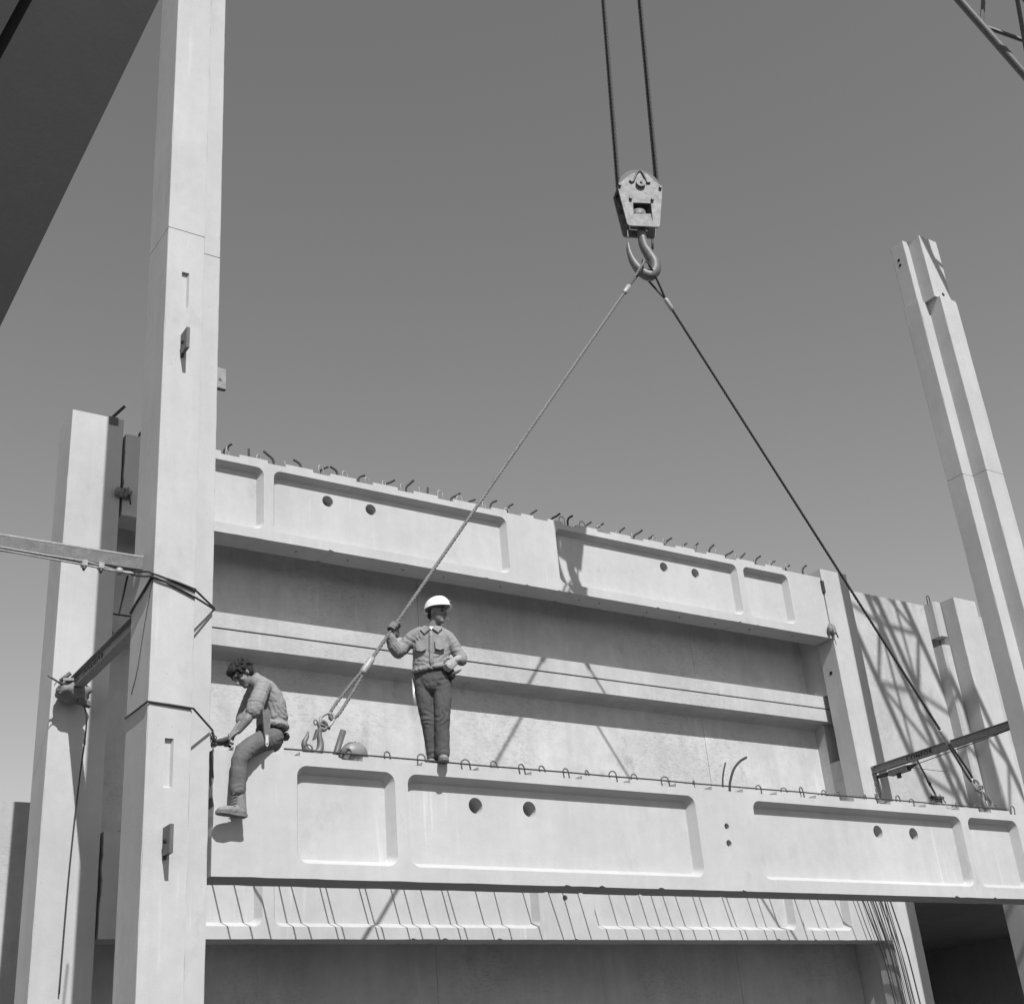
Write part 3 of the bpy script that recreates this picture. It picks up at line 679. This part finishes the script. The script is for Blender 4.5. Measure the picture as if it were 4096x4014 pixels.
lift_hook(-1, 2*6.47-.985, 'steel lifting hook and shackle at the far end of the slung beam')

# hard hat lying on the beam
def hat(name, c, ax, s, mat, parent, label=None, cat=None):
    mb = MB(); A = ax; vs, fs = [], []; n, m_ = 28, 8
    for i in range(m_+1):
        th_ = math.pi/2*i/m_
        for j in range(n):
            ph = 2*math.pi*j/n; r_ = math.sin(th_)
            k = 1+(.035 if abs(math.sin(ph)) < .25 and i < m_ else 0)+(.02 if .45 < abs(math.sin(ph)) < .62 else 0)
            vs.append(V(c)+A@V((s*.15*r_*math.cos(ph)*1.08, s*.118*r_*math.sin(ph), s*.135*math.cos(th_)*k)))
    for j in range(n):                              # brim, longer at the front (+x)
        ph = 2*math.pi*j/n; e = 1.10+.26*max(0, math.cos(ph))**2
        vs.append(V(c)+A@V((s*.15*1.08*math.cos(ph)*e, s*.118*math.sin(ph)*(1.08+.1*max(0,math.cos(ph))), -s*.016-s*.02*max(0,math.cos(ph)))))
    for j in range(n):
        ph = 2*math.pi*j/n
        vs.append(V(c)+A@V((s*.15*1.04*math.cos(ph), s*.113*math.sin(ph), -s*.004)))
    for i in range(m_+1):
        for j in range(n): fs.append((i*n+j, (i+1)*n+j, (i+1)*n+(j+1)%n, i*n+(j+1)%n))
    k = (m_+1)*n
    for j in range(n): fs.append((k+j, k+n+j, k+n+(j+1)%n, k+(j+1)%n))
    mb.add(vs, fs)
    return mb.build(name, mat, parent, True, fix=True)
ht = thing('hard_hat', (1.57,.16,1.2), 'grey ribbed hard hat lying on the beam beside the steel stub', 'hard hat')
Ah = Matrix.Rotation(R(10),3,'Z') @ Matrix.Rotation(R(38),3,'X') @ Matrix.Rotation(R(-8),3,'Y')
hat('shell', (1.575,.17,1.285), Ah, .98, 'hatgrey', ht)
MB().tube([V((1.575,.17,1.285))+Ah@V((.1*math.cos(a),.085*math.sin(a),-.0)) for a in [k*math.pi/8 for k in range(17)]], .008, 6).build('liner_band', 'leather', ht, True)
for a in (35, 75, 125): MB().tube([V((1.575,.17,1.285))+Ah@V((.158*math.cos(R(a))*math.sin(q),.122*math.sin(R(a))*math.sin(q),.137*math.cos(q))) for q in [k*math.pi/14 for k in range(1,7)]], .005, 5).build('rib', 'hatgrey', ht, True)

# ------------------------------------------------------------------ people
TX = {}
def tex(size, depth=2):
    if (size,depth) not in TX:
        t = bpy.data.textures.new('folds', 'CLOUDS'); t.noise_scale = size; t.noise_depth = depth; t.noise_basis = 'ORIGINAL_PERLIN'; TX[(size,depth)] = t
    return TX[(size,depth)]
def ridge(size):
    t = bpy.data.textures.new('creases', 'MUSGRAVE'); t.musgrave_type = 'RIDGED_MULTIFRACTAL'; t.noise_scale = size; t.octaves = 1.6; t.offset = 1.0; t.gain = 1.0; t.noise_intensity = .55
    return t
def blob(mb, name, mat, parent, vox=.011, folds=0., fsize=.07, sm=5, crease=0., csize=.16):
    o = mb.build(name, mat, parent, True, fix=True)
    r = o.modifiers.new('r', 'REMESH'); r.mode = 'VOXEL'; r.voxel_size = vox; r.use_smooth_shade = True
    s = o.modifiers.new('s', 'SMOOTH'); s.iterations = sm; s.factor = .5
    if folds:
        d = o.modifiers.new('d', 'DISPLACE'); d.texture = tex(fsize); d.strength = folds; d.mid_level = .5; d.texture_coords = 'GLOBAL'
    if crease:
        d = o.modifiers.new('c', 'DISPLACE'); d.texture = ridge(csize); d.strength = crease; d.mid_level = .5; d.texture_coords = 'GLOBAL'
        s = o.modifiers.new('s2', 'SMOOTH'); s.iterations = 1
    return o
def drape(mb, name, mat, parent, vox, emit, sm=6, seed=1):
    """clothing: union of lofts, then creases that run out from the joints"""
    o = blob(mb, name, mat, parent, vox, 0, sm=sm)
    bpy.context.view_layer.update()
    me = bpy.data.meshes.new_from_object(o.evaluated_get(bpy.context.evaluated_depsgraph_get()))
    o.modifiers.clear(); old = o.data; o.data = me; bpy.data.meshes.remove(old); me.name = name
    E = [(V(c), V(d).normalized(), l_, a_, r_) for c, d, l_, a_, r_ in emit]
    new = []
    for v in me.vertices:
        p = v.co; h = .006*noise.noise(p*9+V((seed,0,0)))+.003*noise.noise(p*23)
        for k, (c, d, l_, a_, r_) in enumerate(E):
            q = p-c; dist = q.length
            if dist > r_*1.6: continue
            w_ = math.exp(-(dist/r_)**2*1.6)
            ph = q.dot(d)/l_+1.5*noise.noise(p*6+V((k*3.7,seed,0)))+.35*noise.noise(p*18+V((0,k,seed)))
            t_ = abs((ph % 1)-.5)*2                     # crease profile: broad swell, sharp valley
            br = .55+.75*noise.noise(p*6+V((k,k*2.3,seed)))
            h += a_*w_*max(.15,br)*(t_**.55-.62)*1.5
        new.append(p+v.normal*h)
    for v, q in zip(me.vertices, new): v.co = q
    me.update(); me.shade_smooth()
    return o
def head(mb, c, f, up, s=1.0):
    """skull, jaw, nose, brow, ears; f = facing, up = crown direction"""
    f = V(f).normalized(); up = V(up); up = (up-f*up.dot(f)).normalized(); sd = up.cross(f)
    A = Matrix((f, sd, up)).transposed(); q = lambda a, b, d: V(c)+A@V((a*s, b*s, d*s))
    mb.ell(q(-.012,0,.035), (.098*s,.077*s,.092*s), A, 18, 12)
    mb.ell(q(.030,0,-.035), (.062*s,.060*s,.085*s), A, 16, 10)
    mb.ell(q(.062,0,-.092), (.030*s,.034*s,.026*s), A)
    mb.tube([q(.086,0,.022),q(.100,0,-.005),q(.114,0,-.028)], [.010*s,.013*s,.016*s], 8, rnd=True)
    mb.ell(q(.080,0,.034), (.018*s,.052*s,.012*s), A)
    mb.ell(q(.083,0,-.062), (.014*s,.026*s,.011*s), A)
    for e in (-1, 1):
        mb.ell(q(-.008,.079*e,-.005), (.018*s,.010*s,.032*s), A, 10, 8)
        mb.ell(q(.066,.040*e,-.020), (.022*s,.020*s,.024*s), A, 10, 8)
    return A, q
def hand(mb, wr, palm_dir, across, curl, s=1.0, thumb=1):
    """palm and five curled fingers; curl is the direction in which the fingers close"""
    d = V(palm_dir).normalized(); a = V(across); a = (a-d*a.dot(d)).normalized(); c = V(curl); c = (c-d*c.dot(d)-a*c.dot(a)).normalized()
    w_ = V(wr)
    mb.tube([w_-d*.02, w_+d*.03*s, w_+d*.085*s], [(.026*s,.019*s),(.038*s,.018*s),(.042*s,.016*s)], 10, side=a, rnd=True)
    for k, L in enumerate((.070,.080,.076,.060)):
        b = w_+d*.088*s+a*(-.032+.0213*k)*s; L *= s
        mb.tube([b-d*.01, b+d*L*.35+c*L*.18, b+d*L*.50+c*L*.52, b+d*L*.30+c*L*.85], [.0105*s,.0102*s,.0096*s,.0085*s], 7, rnd=True)
    b = w_+d*.028*s+a*.036*s*thumb
    mb.tube([b, b+a*.026*s*thumb+d*.022*s+c*.012*s, b+a*.022*s*thumb+d*.050*s+c*.034*s], [.013*s,.012*s,.010*s], 7, rnd=True)

def fist(mb, c, axis, wdir, s=1.0):
    """a closed hand round a rope: axis = rope, wdir = from the rope back to the wrist"""
    ax = V(axis).normalized(); w_ = V(wdir); w_ = (w_-ax*w_.dot(ax)).normalized(); n_ = ax.cross(w_)
    mb.tube([V(c)+w_*.095*s-ax*.01, V(c)+w_*.06*s, V(c)+w_*.034*s+ax*.004], [(.032*s,.026*s),(.044*s,.022*s),(.046*s,.018*s)], 10, side=ax, rnd=True)
    for k in range(4):
        o = V(c)+ax*(-.036+.024*k)*s; r_ = (.043,.045,.044,.040)[k]*s
        mb.tube([o+w_*r_*math.cos(R(a))+n_*r_*math.sin(R(a)) for a in (25,65,110,160,205,245)], [.0125*s,.0125*s,.012*s,.012*s,.011*s,.010*s], 7, rnd=True)
    o = V(c)+ax*.045*s
    mb.tube([o+w_*.045*s*math.cos(R(a))+n_*.045*s*math.sin(R(a))+ax*.004*k for k, a in enumerate((-20,-60,-105,-150))], [.015*s,.014*s,.013*s,.011*s], 7, rnd=True)

# ---- standing worker, in a frame turned to the camera side of the beam
SO = V((2.52,.10,1.226)); HX = V((.813,-.583,0)); HY = V((.583,.813,0))
def S(x, y, z): return SO+HX*x+HY*y+V((0,0,z))
def SD(x, y, z): return HX*x+HY*y+V((0,0,z))
man = thing('person', tuple(SO), 'worker in white hard hat standing on the slung beam, hand on the sling', 'person', 'construction workers')
bd_ = MB()
fdir = SD(.86,-.50,-.10); A_, q_ = head(bd_, S(.105,-.03,1.70), fdir, (0,0,1), 1.06)
bd_.tube([S(.03,.01,1.46), S(.045,.0,1.55), S(.085,-.01,1.64)], [.075,.060,.062], 12)
bd_.tube([S(.01,.0,.90), S(.01,0,1.05), S(.02,.01,1.25), S(.02,.01,1.40), S(.025,.01,1.48)], [(.14,.10),(.13,.095),(.155,.105),(.15,.10),(.09,.08)], 14, side=HX, rnd=True)
bd_.tube([S(-.15,.01,1.45), S(-.34,-.05,1.29), S(-.415,-.145,1.43)], [.05,.042,.03], 10, rnd=True)
bd_.tube([S(.19,.02,1.42), S(.325,.02,1.17), S(.29,-.07,1.125)], [.05,.042,.032], 10, rnd=True)
for hx_, kn, an in ((-.088,(-.068,.008,.50),(-.04,.065,.10)), (.105,(.090,-.018,.50),(.070,-.010,.10))):
    bd_.tube([S(hx_,0,.90), S(*kn), S(*an)], [.070,.046,.036], 10, rnd=True)
blob(bd_, 'body', 'skin', man, .008, 0, sm=2)
sh = MB()
sh.tube([S(.01,.0,1.02), S(.01,0,1.08), S(.008,0,1.18), S(.015,.01,1.30), S(.02,.012,1.42), S(.022,.015,1.505), S(.035,.012,1.55)],
        [(.205,.140),(.215,.148),(.205,.140),(.208,.138),(.200,.128),(.150,.105),(.075,.07)], 20, side=HX)
sh.tube([S(-.11,.015,1.50), S(-.185,.01,1.45), S(-.27,-.02,1.365), S(-.345,-.055,1.285)], [.075,.083,.078,.078], 12, rnd=True)
sh.tube([S(-.345,-.055,1.285), S(-.39,-.10,1.35), S(-.420,-.14,1.43)], [.078,.072,.056], 12, rnd=True)
sh.tube([S(.13,.02,1.48), S(.205,.02,1.42), S(.27,.025,1.30), S(.325,.02,1.185)], [.075,.080,.074,.066], 12, rnd=True)
sh.tube([S(.325,.02,1.185), S(.335,-.005,1.15)], [.066,.060], 12, rnd=True)
sh.tube(smoothpath([S(-.20,.0,1.06), S(-.13,-.11,1.035), S(.0,-.145,1.04), S(.12,-.12,1.06), S(.20,-.02,1.08)],4), .030, 8, rnd=True)
drape(sh, 'shirt', 'shirt', man, .008, [
    (S(-.33,-.07,1.29),SD(-.6,-.2,-.75),.050,.016,.13), (S(-.40,-.11,1.37),SD(-.3,-.4,.85),.045,.012,.10), (S(-.24,-.06,1.38),SD(-.75,0,-.6),.065,.012,.12),
    (S(-.15,-.11,1.38),SD(.75,0,.65),.07,.010,.15), (S(.18,-.09,1.36),SD(-.7,0,.7),.07,.010,.15), (S(.315,.0,1.21),SD(.4,0,-.9),.045,.016,.12), (S(.25,-.05,1.32),SD(.7,0,-.7),.06,.010,.12),
    (S(.0,-.13,1.10),SD(.2,0,1),.055,.015,.17), (S(.13,-.10,1.17),SD(-.55,0,.8),.06,.014,.16), (S(-.13,-.10,1.15),SD(.55,0,.8),.06,.014,.16), (S(.02,.13,1.2),SD(.2,0,1),.07,.012,.25)], 5, 2)
# collar, placket, pockets
for s_ in (-1, 1):
    cb_ = MB(); cb_.add([S(.04+.055*s_,-.03,1.585), S(.035+.012*s_,-.120,1.50), S(.035+.075*s_,-.125,1.445), S(.035+.125*s_,-.075,1.515), S(.04+.085*s_,.02,1.60)], [(0,1,2,3,4)])
    o = cb_.build('collar', 'shirt', man); sd_ = o.modifiers.new('t', 'SOLIDIFY'); sd_.thickness = .012
    pk = MB(); pk.add([S(.02+.05*s_,-.137,1.36), S(.02+.155*s_,-.118,1.365), S(.02+.155*s_,-.128,1.25), S(.02+.10*s_,-.150,1.225), S(.02+.05*s_,-.152,1.245)], [(0,1,2,3,4)])
    o = pk.build('pocket', 'shirt', man); sd_ = o.modifiers.new('t', 'SOLIDIFY'); sd_.thickness = .014
MB().tube([S(.032,-.118,1.47), S(.028,-.140,1.38), S(.022,-.150,1.25), S(.02,-.158,1.12), S(.02,-.162,1.05)], [(.020,.006)]*5, 8, side=HX).build('placket', 'shirt', man, True)
for z_, y_ in ((1.40,-.146),(1.31,-.153),(1.22,-.160),(1.13,-.166)): MB().ell(S(.026,y_,z_), (.006,.006,.006), n=8, m=5).build('button', 'wire', man, True)
MB().add([S(.012,-.085,1.535), S(.062,-.085,1.53), S(.036,-.118,1.48)], [(0,1,2)]).build('undershirt', 'white', man)
cf = MB().tube([S(.328,.012,1.19), S(.338,-.012,1.14)], [.070,.068], 12, rnd=True); blob(cf, 'rolled_cuff', 'shirt', man, .008, .012, .04)
tr = MB()
tr.tube([S(.01,0,1.07), S(.01,0,1.0), S(.01,0,.93), S(.01,0,.87)], [(.190,.128),(.196,.136),(.198,.140),(.180,.125)], 18, side=HX, rnd=False)
tr.tube([S(-.088,0,.93), S(-.088,.0,.78), S(-.080,.0,.62), S(-.068,.005,.50), S(-.056,.03,.36), S(-.046,.05,.22), S(-.040,.065,.10)], [.106,.098,.085,.075,.070,.066,.064], 14, rnd=True)
tr.tube([S(.108,0,.93), S(.108,-.005,.78), S(.098,-.02,.62), S(.090,-.022,.50), S(.082,-.015,.36), S(.074,-.012,.22), S(.070,-.010,.11)], [.110,.102,.094,.087,.084,.081,.079], 14, rnd=True)
tr.ell(S(.01,-.01,.87), (.13,.118,.11))
drape(tr, 'trousers', 'jeans', man, .008, [
    (S(-.12,-.09,.88),SD(.6,0,.8),.065,.010,.12), (S(.14,-.09,.88),SD(-.6,0,.8),.065,.010,.12), (S(-.07,-.09,.52),SD(.5,0,.85),.065,.017,.10), (S(.10,-.11,.51),SD(-.55,0,.85),.065,.018,.10),
    (S(-.045,.0,.15),SD(.3,0,1),.055,.013,.09), (S(.07,-.10,.15),SD(-.3,0,1),.055,.015,.10), (S(-.10,-.08,.68),SD(.75,0,.5),.13,.006,.14), (S(.12,-.09,.68),SD(-.75,0,.5),.13,.006,.14)], 5, 5)
MB().tube([S(.01+.203*math.cos(a), .143*math.sin(a), 1.035) for a in [k*math.pi/12 for k in range(25)]], [(.022,.006)]*25, 6, side=(0,0,1)).build('belt', 'dark', man, True)
def boot(p, heel, toe, ank, name='boot'):
    h, t, a = V(heel), V(toe), V(ank); d = (t-h); L = d.length; d.normalize(); up = (a-h); up = (up-d*up.dot(d)).normalized()
    sdv = d.cross(up).normalized(); b = MB()
    b.tube([h+d*.035+up*.045, h+d*L*.35+up*.050, h+d*L*.62+up*.045, h+d*(L-.045)+up*.036], [(.048,.044),(.050,.052),(.056,.046),(.050,.036)], 12, side=up.cross(d), rnd=True)
    b.tube([h+d*.045+up*.05, h+d*.055+up*.11, a], [.056,.056,.060], 12, rnd=True)
    o = blob(b, name, 'boot', p, .008, .006, .03)
    so_ = MB(); pts = [(-.005,-.034),(.03,-.042),(.12,-.036),(.20,-.050),(L-.02,-.042),(L+.008,-.012),(L+.008,.012),(L-.02,.042),(.20,.050),(.12,.036),(.03,.042),(-.005,.034)]
    so_.extr([(x*1.03-.004,y*1.16) for x,y in pts], h, d, sdv, up, .026)
    c = so_.build('sole', 'sole', o); c.matrix_parent_inverse = Matrix.Identity(4); return o
boot(man, S(.055,.085,0.0), S(.100,-.205,.0), S(.070,.015,.17))
boot(man, S(-.030,.18,0.0), S(-.070,-.08,.0), S(-.040,.08,.17))
gl = MB(); GP = LOWL+dL*((2.765-LOWL.z)/dL.z)
fist(gl, GP, dL, S(-.40,-.10,1.40)-GP, 1.12); gl.tube([S(-.412,-.125,1.42), GP+(S(-.41,-.12,1.42)-GP)*.5], [.050,.040], 10, rnd=True)
blob(gl, 'glove', 'glove', man, .006, .004, .03, 2)
gl = MB(); hand(gl, S(.285,-.09,1.12), SD(-.55,-.45,-.62), SD(.3,.2,-.9), SD(-.3,.75,-.2), 1.28, -1); gl.tube([S(.315,-.05,1.145), S(.285,-.09,1.12)], [.044,.040], 10, rnd=True)
blob(gl, 'glove', 'glovelight', man, .006, .004, .03, 2)
Ahat = A_ @ Matrix.Rotation(R(-7),3,'Y')
hh_ = hat('hard_hat', q_(-.004,0,.062), Ahat, 0.99, 'hatwhite', man); hh_['label'] = 'white hard hat with dark emblem'
MB().ell(q_(.128,.035,.118), (.018,.018,.024), A_, 10, 6).build('emblem', 'steel', man)
hr_ = MB(); hr_.ell(q_(-.035,0,.020), (.078,.083,.062), A_); hr_.ell(q_(-.07,0,-.02), (.045,.065,.05), A_)
blob(hr_, 'hair', 'hair', man, .008, .01, .02, 1)
for e in (-1, 1):
    MB().ell(q_(.083,.033*e,.012), (.010,.014,.007), A_, 8, 6).build('eye', 'black', man)
    MB().ell(q_(.090,.034*e,.036), (.008,.022,.005), A_, 8, 6).build('eyebrow', 'hair', man)
MB().ell(q_(.096,0,-.062), (.006,.024,.003), A_, 8, 6).build('mouth', 'dark', man)
MB().tube([q_(.094,.018,-.062), q_(.128,.030,-.070)], .0045, 6).build('cigarette', 'ivory', man)
MB().tube([S(-.205,-.02,.98), S(-.20,-.045,.80), S(-.185,-.05,.66)], [(.010,.006),(.013,.006),(.016,.006)], 8, side=HX).build('spud_wrench', 'chrome', man, True)
lump(MB(), S(.225,-.06,.97), (.04,.035,.06), 6, amp=.3).build('pouch', 'dark', man, True)
MB().tube([S(.24,-.08,.97), S(.30,-.10,.985), S(.33,-.10,1.0)], [.02,.016,.009], 8, rnd=True).build('glove_tip', 'leather', man, True)

# ---- seated worker astride the end of the beam
sit = thing('person', (.6,.17,1.2), 'bareheaded worker sitting astride the beam end, tying wire at the column', 'person', 'construction workers')
b2 = MB(); hf = V((-.62,-.14,-.76)); A2, q2 = head(b2, (.335,.125,1.995), hf, (-.8,0,.6), 1.06)
b2.tube([(.50,.15,1.92),(.43,.145,1.965),(.36,.135,1.985)], [.07,.062,.06], 12)
b2.tube([(.62,.17,1.36),(.655,.17,1.55),(.63,.16,1.74),(.52,.15,1.90)], [(.09,.14),(.09,.13),(.10,.15),(.08,.13)], 14, side=(1,0,0), rnd=True)
b2.tube([(.48,-.02,1.86),(.37,-.085,1.57),(.305,-.075,1.47),(.235,-.035,1.365)], [.05,.046,.047,.031], 12, rnd=True)
b2.tube([(.50,.33,1.86),(.43,.33,1.58),(.24,.16,1.36)], [.05,.044,.03], 10, rnd=True)
hand(b2, (.235,-.035,1.365), (-.72,.28,-.62), (.2,.9,.1), (-.5,.2,-.8), 1.05, 1)
hand(b2, (.24,.16,1.36), (-.80,-.3,-.5), (0,.6,-.6), (-.3,-.2,-.9), 1.05, -1)
for y0, y1, y2 in ((.07,-.105,-.125),(.28,.50,.52)):
    b2.tube([(.60,y0,1.34),(.24,y1,1.14),(.20,y2,.66)], [.075,.055,.042], 10, rnd=True)
blob(b2, 'body', 'skin', sit, .008, 0, sm=2)
s2 = MB()
s2.tube([(.665,.17,1.47),(.675,.17,1.52),(.675,.168,1.60),(.655,.162,1.70),(.615,.158,1.79),(.555,.152,1.87),(.485,.148,1.93),(.435,.145,1.955)],
        [(.134,.168),(.146,.182),(.150,.188),(.146,.195),(.138,.200),(.120,.198),(.088,.145),(.070,.080)], 20, side=(1,0,0))
s2.tube([(.52,.05,1.86),(.485,-.035,1.83),(.435,-.065,1.73),(.395,-.085,1.64)], [.090,.088,.082,.086], 12, rnd=True)
s2.tube([(.395,-.085,1.64),(.375,-.085,1.585)], [.086,.078], 12, rnd=True)
s2.tube([(.52,.26,1.86),(.49,.33,1.76),(.43,.33,1.60)], [.085,.078,.07], 12, rnd=True)
s2.tube([(.49,.148,1.935),(.435,.143,1.985)], [(.085,.10),(.075,.085)], 14, side=(1,0,0))
s2.tube(smoothpath([(.52,-.02,1.49),(.62,-.03,1.48),(.74,.02,1.485),(.80,.12,1.49),(.80,.25,1.49)],4), .034, 8, rnd=True)
drape(s2, 'shirt', 'shirt2', sit, .008, [
    ((.39,-.13,1.63),(-.3,-.1,-.9),.050,.016,.12), ((.45,-.12,1.76),(-.5,0,-.85),.075,.010,.13), ((.53,-.08,1.80),(.85,0,.45),.065,.014,.14),
    ((.66,-.02,1.53),(.15,0,1),.055,.018,.17), ((.74,.02,1.58),(.45,0,.9),.065,.014,.17), ((.68,-.03,1.70),(.7,0,.7),.10,.010,.18), ((.56,-.04,1.62),(.9,0,.3),.06,.014,.13), ((.78,.2,1.6),(.2,0,1),.08,.010,.3)], 5, 9)
c2 = MB().tube([(.385,-.087,1.60),(.37,-.086,1.565)], [.086,.082], 12, rnd=True); blob(c2, 'rolled_cuff', 'shirt2', sit, .008, .016, .035)
t2 = MB()
t2.tube([(.665,.17,1.50),(.655,.17,1.42),(.635,.17,1.34),(.62,.17,1.295)], [(.115,.155),(.125,.165),(.135,.175),(.12,.16)], 18, side=(1,0,0))
t2.tube([(.63,.06,1.35),(.50,.0,1.30),(.36,-.065,1.215),(.262,-.105,1.145),(.222,-.115,1.06),(.208,-.12,.95),(.200,-.125,.85),(.197,-.127,.76)], [.115,.110,.100,.090,.083,.079,.076,.076], 14, rnd=True)
t2.tube([(.63,.28,1.35),(.50,.36,1.30),(.34,.47,1.22),(.25,.515,1.12),(.22,.53,.95),(.21,.53,.76)], [.105,.095,.088,.082,.074,.070], 14, rnd=True)
drape(t2, 'trousers', 'jeans2', sit, .008, [
    ((.60,-.05,1.36),(.85,0,.5),.065,.011,.12), ((.70,.0,1.32),(.3,0,1),.06,.011,.11), ((.285,-.15,1.11),(.6,0,.8),.060,.013,.09), ((.22,-.18,1.03),(.3,0,.95),.070,.009,.09),
    ((.20,-.18,.79),(.25,0,1),.055,.010,.08), ((.205,-.17,.92),(.6,0,.7),.12,.005,.12)], 5, 4)
MB().tube([(.665+.138*math.cos(a), .17+.180*math.sin(a), 1.475) for a in [k*math.pi/12 for k in range(25)]], [(.028,.006)]*25, 6, side=(0,0,1)).build('belt', 'dark', sit, True)
boot(sit, (.272,-.125,.515), (-.012,-.150,.535), (.215,-.127,.74))
boot(sit, (.29,.53,.515), (.01,.545,.53), (.22,.53,.74))
for k in range(5):
    z = .60+.030*k; x = .135-.004*k*0+.012*k*.3; MB().tube([(x-.02,-.165,z),(x+.03,-.182,z+.012)], .004, 4).build('boot_lace', 'wire', sit)
hr2 = MB(); hr2.ell(q2(-.030,0,.040), (.112,.096,.098), A2); hr2.ell(q2(-.055,0,-.015), (.070,.088,.075), A2); hr2.ell(q2(.055,0,.095), (.055,.075,.045), A2); hr2.ell(q2(-.095,0,.0), (.045,.070,.055), A2)
rh = random.Random(3)
for k in range(130):
    u_, v_ = rh.uniform(-1,1), rh.uniform(0,1); th_ = rh.uniform(0,2*math.pi); ct = rh.uniform(-.15,1); st = math.sqrt(1-ct*ct)
    pa = V((-.028+.118*st*math.cos(th_), .098*st*math.sin(th_), .040+.102*ct))
    if pa.x > .07 and pa.z < .07: continue
    r_ = rh.uniform(.010,.021); hr2.ell(q2(*pa), (r_,r_,r_), A2, 7, 5)
for k in range(14): hr2.ell(q2(-.105+rh.uniform(-.02,.015), rh.uniform(-.06,.06), rh.uniform(-.04,.06)), (.02,.02,.02), A2, 8, 6)
blob(hr2, 'hair', 'hair', sit, .006, .012, .016, 1)
for e in (-1, 1):
    MB().ell(q2(.082,.033*e,.012), (.010,.014,.006), A2, 8, 6).build('eye', 'black', sit)
    MB().ell(q2(.090,.034*e,.034), (.008,.022,.006), A2, 8, 6).build('eyebrow', 'hair', sit)
MB().ell(q2(.094,0,-.060), (.006,.024,.003), A2, 8, 6).build('mouth', 'dark', sit)
MB().extr([(-.045,.12),(.035,.14),(.045,-.02),(.022,-.15),(-.018,-.15),(-.035,0)], (.475,-.125,1.44), (.97,.1,0), (0,0,1), (.1,-1,0), .022).build('tool_holster', 'leather', sit)
wr = MB(); ol = [(-.016,-.125),(-.016,-.225),(0,-.243),(.016,-.225),(.016,-.125)]
wr.extr(ol, (.477,-.150,1.44), (.97,.1,0), (0,0,1), (.1,-1,0), .010); wr.build('wrench_end', 'chrome', sit)
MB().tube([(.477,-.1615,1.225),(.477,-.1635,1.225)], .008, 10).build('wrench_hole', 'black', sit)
lump(MB(), (.80,.12,1.40), (.035,.05,.04), 9, amp=.3).build('belt_pouch', 'dark', sit, True)
pl2 = MB(); pl2.tube([(.16,.05,1.30),(.10,.05,1.275),(.03,.03,1.265)], [.026,.030,.014], 8, rnd=True); pl2.tube([(.17,.08,1.28),(.10,.06,1.25),(.03,.04,1.235)], [.014,.016,.010], 8, rnd=True)
tp = thing('pliers', (.1,.05,1.26), 'dark pliers gripped by the seated worker at the column', 'pliers'); pl2.build('jaws', 'dark', tp, True)
MB().tube([(.16,.06,1.285),(.23,.08,1.27)], .014, 8).build('handle', 'dark', tp, True); MB().tube([(.16,.09,1.27),(.22,.12,1.25)], .014, 8).build('handle', 'dark', tp, True)

# ------------------------------------------------------------------ strands hanging at the far end of the lower beam
hs = thing('strand_bundle', (12.8,3.3,1.2), 'bundle of dark strands hanging over the far end of the lower beam', 'strands')
for k, (a, b) in enumerate(((12.30,12.62),(12.42,12.68),(12.50,12.78),(12.55,12.80),(12.62,12.86),(12.70,12.90),(12.74,12.98),(12.86,13.02),(12.92,13.06),(12.98,13.20))):
    MB().tube(smoothpath([(a-.1,3.40,1.18),(a,3.38,.9),((a+b)/2,3.36,.3),(b,3.36,-.3),(b+.1,3.37,-1.5)],4), .007 if k % 3 else .012, 5).build('strand', 'rebar', hs, True)

# ------------------------------------------------------------------ dark girder jutting in overhead
def ray(x, y, d):
    v = _r2*((x-2047)/5220.45)-_u2*((y-1970)/5220.45)+_f; return CAM+v.normalized()*d
a, b = ray(236,822,3.6), ray(553,170,3.9); ed = (b-a).normalized(); a -= ed*1.3; ln = 4.2
nv = (a+ed*ln*.5-CAM).normalized(); sd = ed.cross(nv).normalized()
if (ray(100,300,3.7)-a).dot(sd) < 0: sd = -sd
gd = thing('box_girder', tuple(a+ed*3), 'dark steel girder jutting in overhead beyond the tall column', 'girder')
MB().add([a, a+ed*ln, a+ed*ln+sd*1.6, a+sd*1.6]+[q+nv*.5 for q in (a, a+ed*ln, a+ed*ln+sd*1.6, a+sd*1.6)], [(0,3,2,1),(4,5,6,7),(0,1,5,4),(1,2,6,5),(2,3,7,6),(3,0,4,7)]).build('box_section', 'black', gd)
MB().add([a+sd*.3+nv*-.05, a+ed*ln+sd*.3-nv*.05, a+ed*ln+sd*.34-nv*.05, a+sd*.34-nv*.05]+[q-nv*.0 for q in (a+sd*.3, a+ed*ln+sd*.3, a+ed*ln+sd*.34, a+sd*.34)], [(0,3,2,1),(4,5,6,7),(0,1,5,4),(1,2,6,5),(2,3,7,6),(3,0,4,7)]).build('stiffener', 'black', gd)
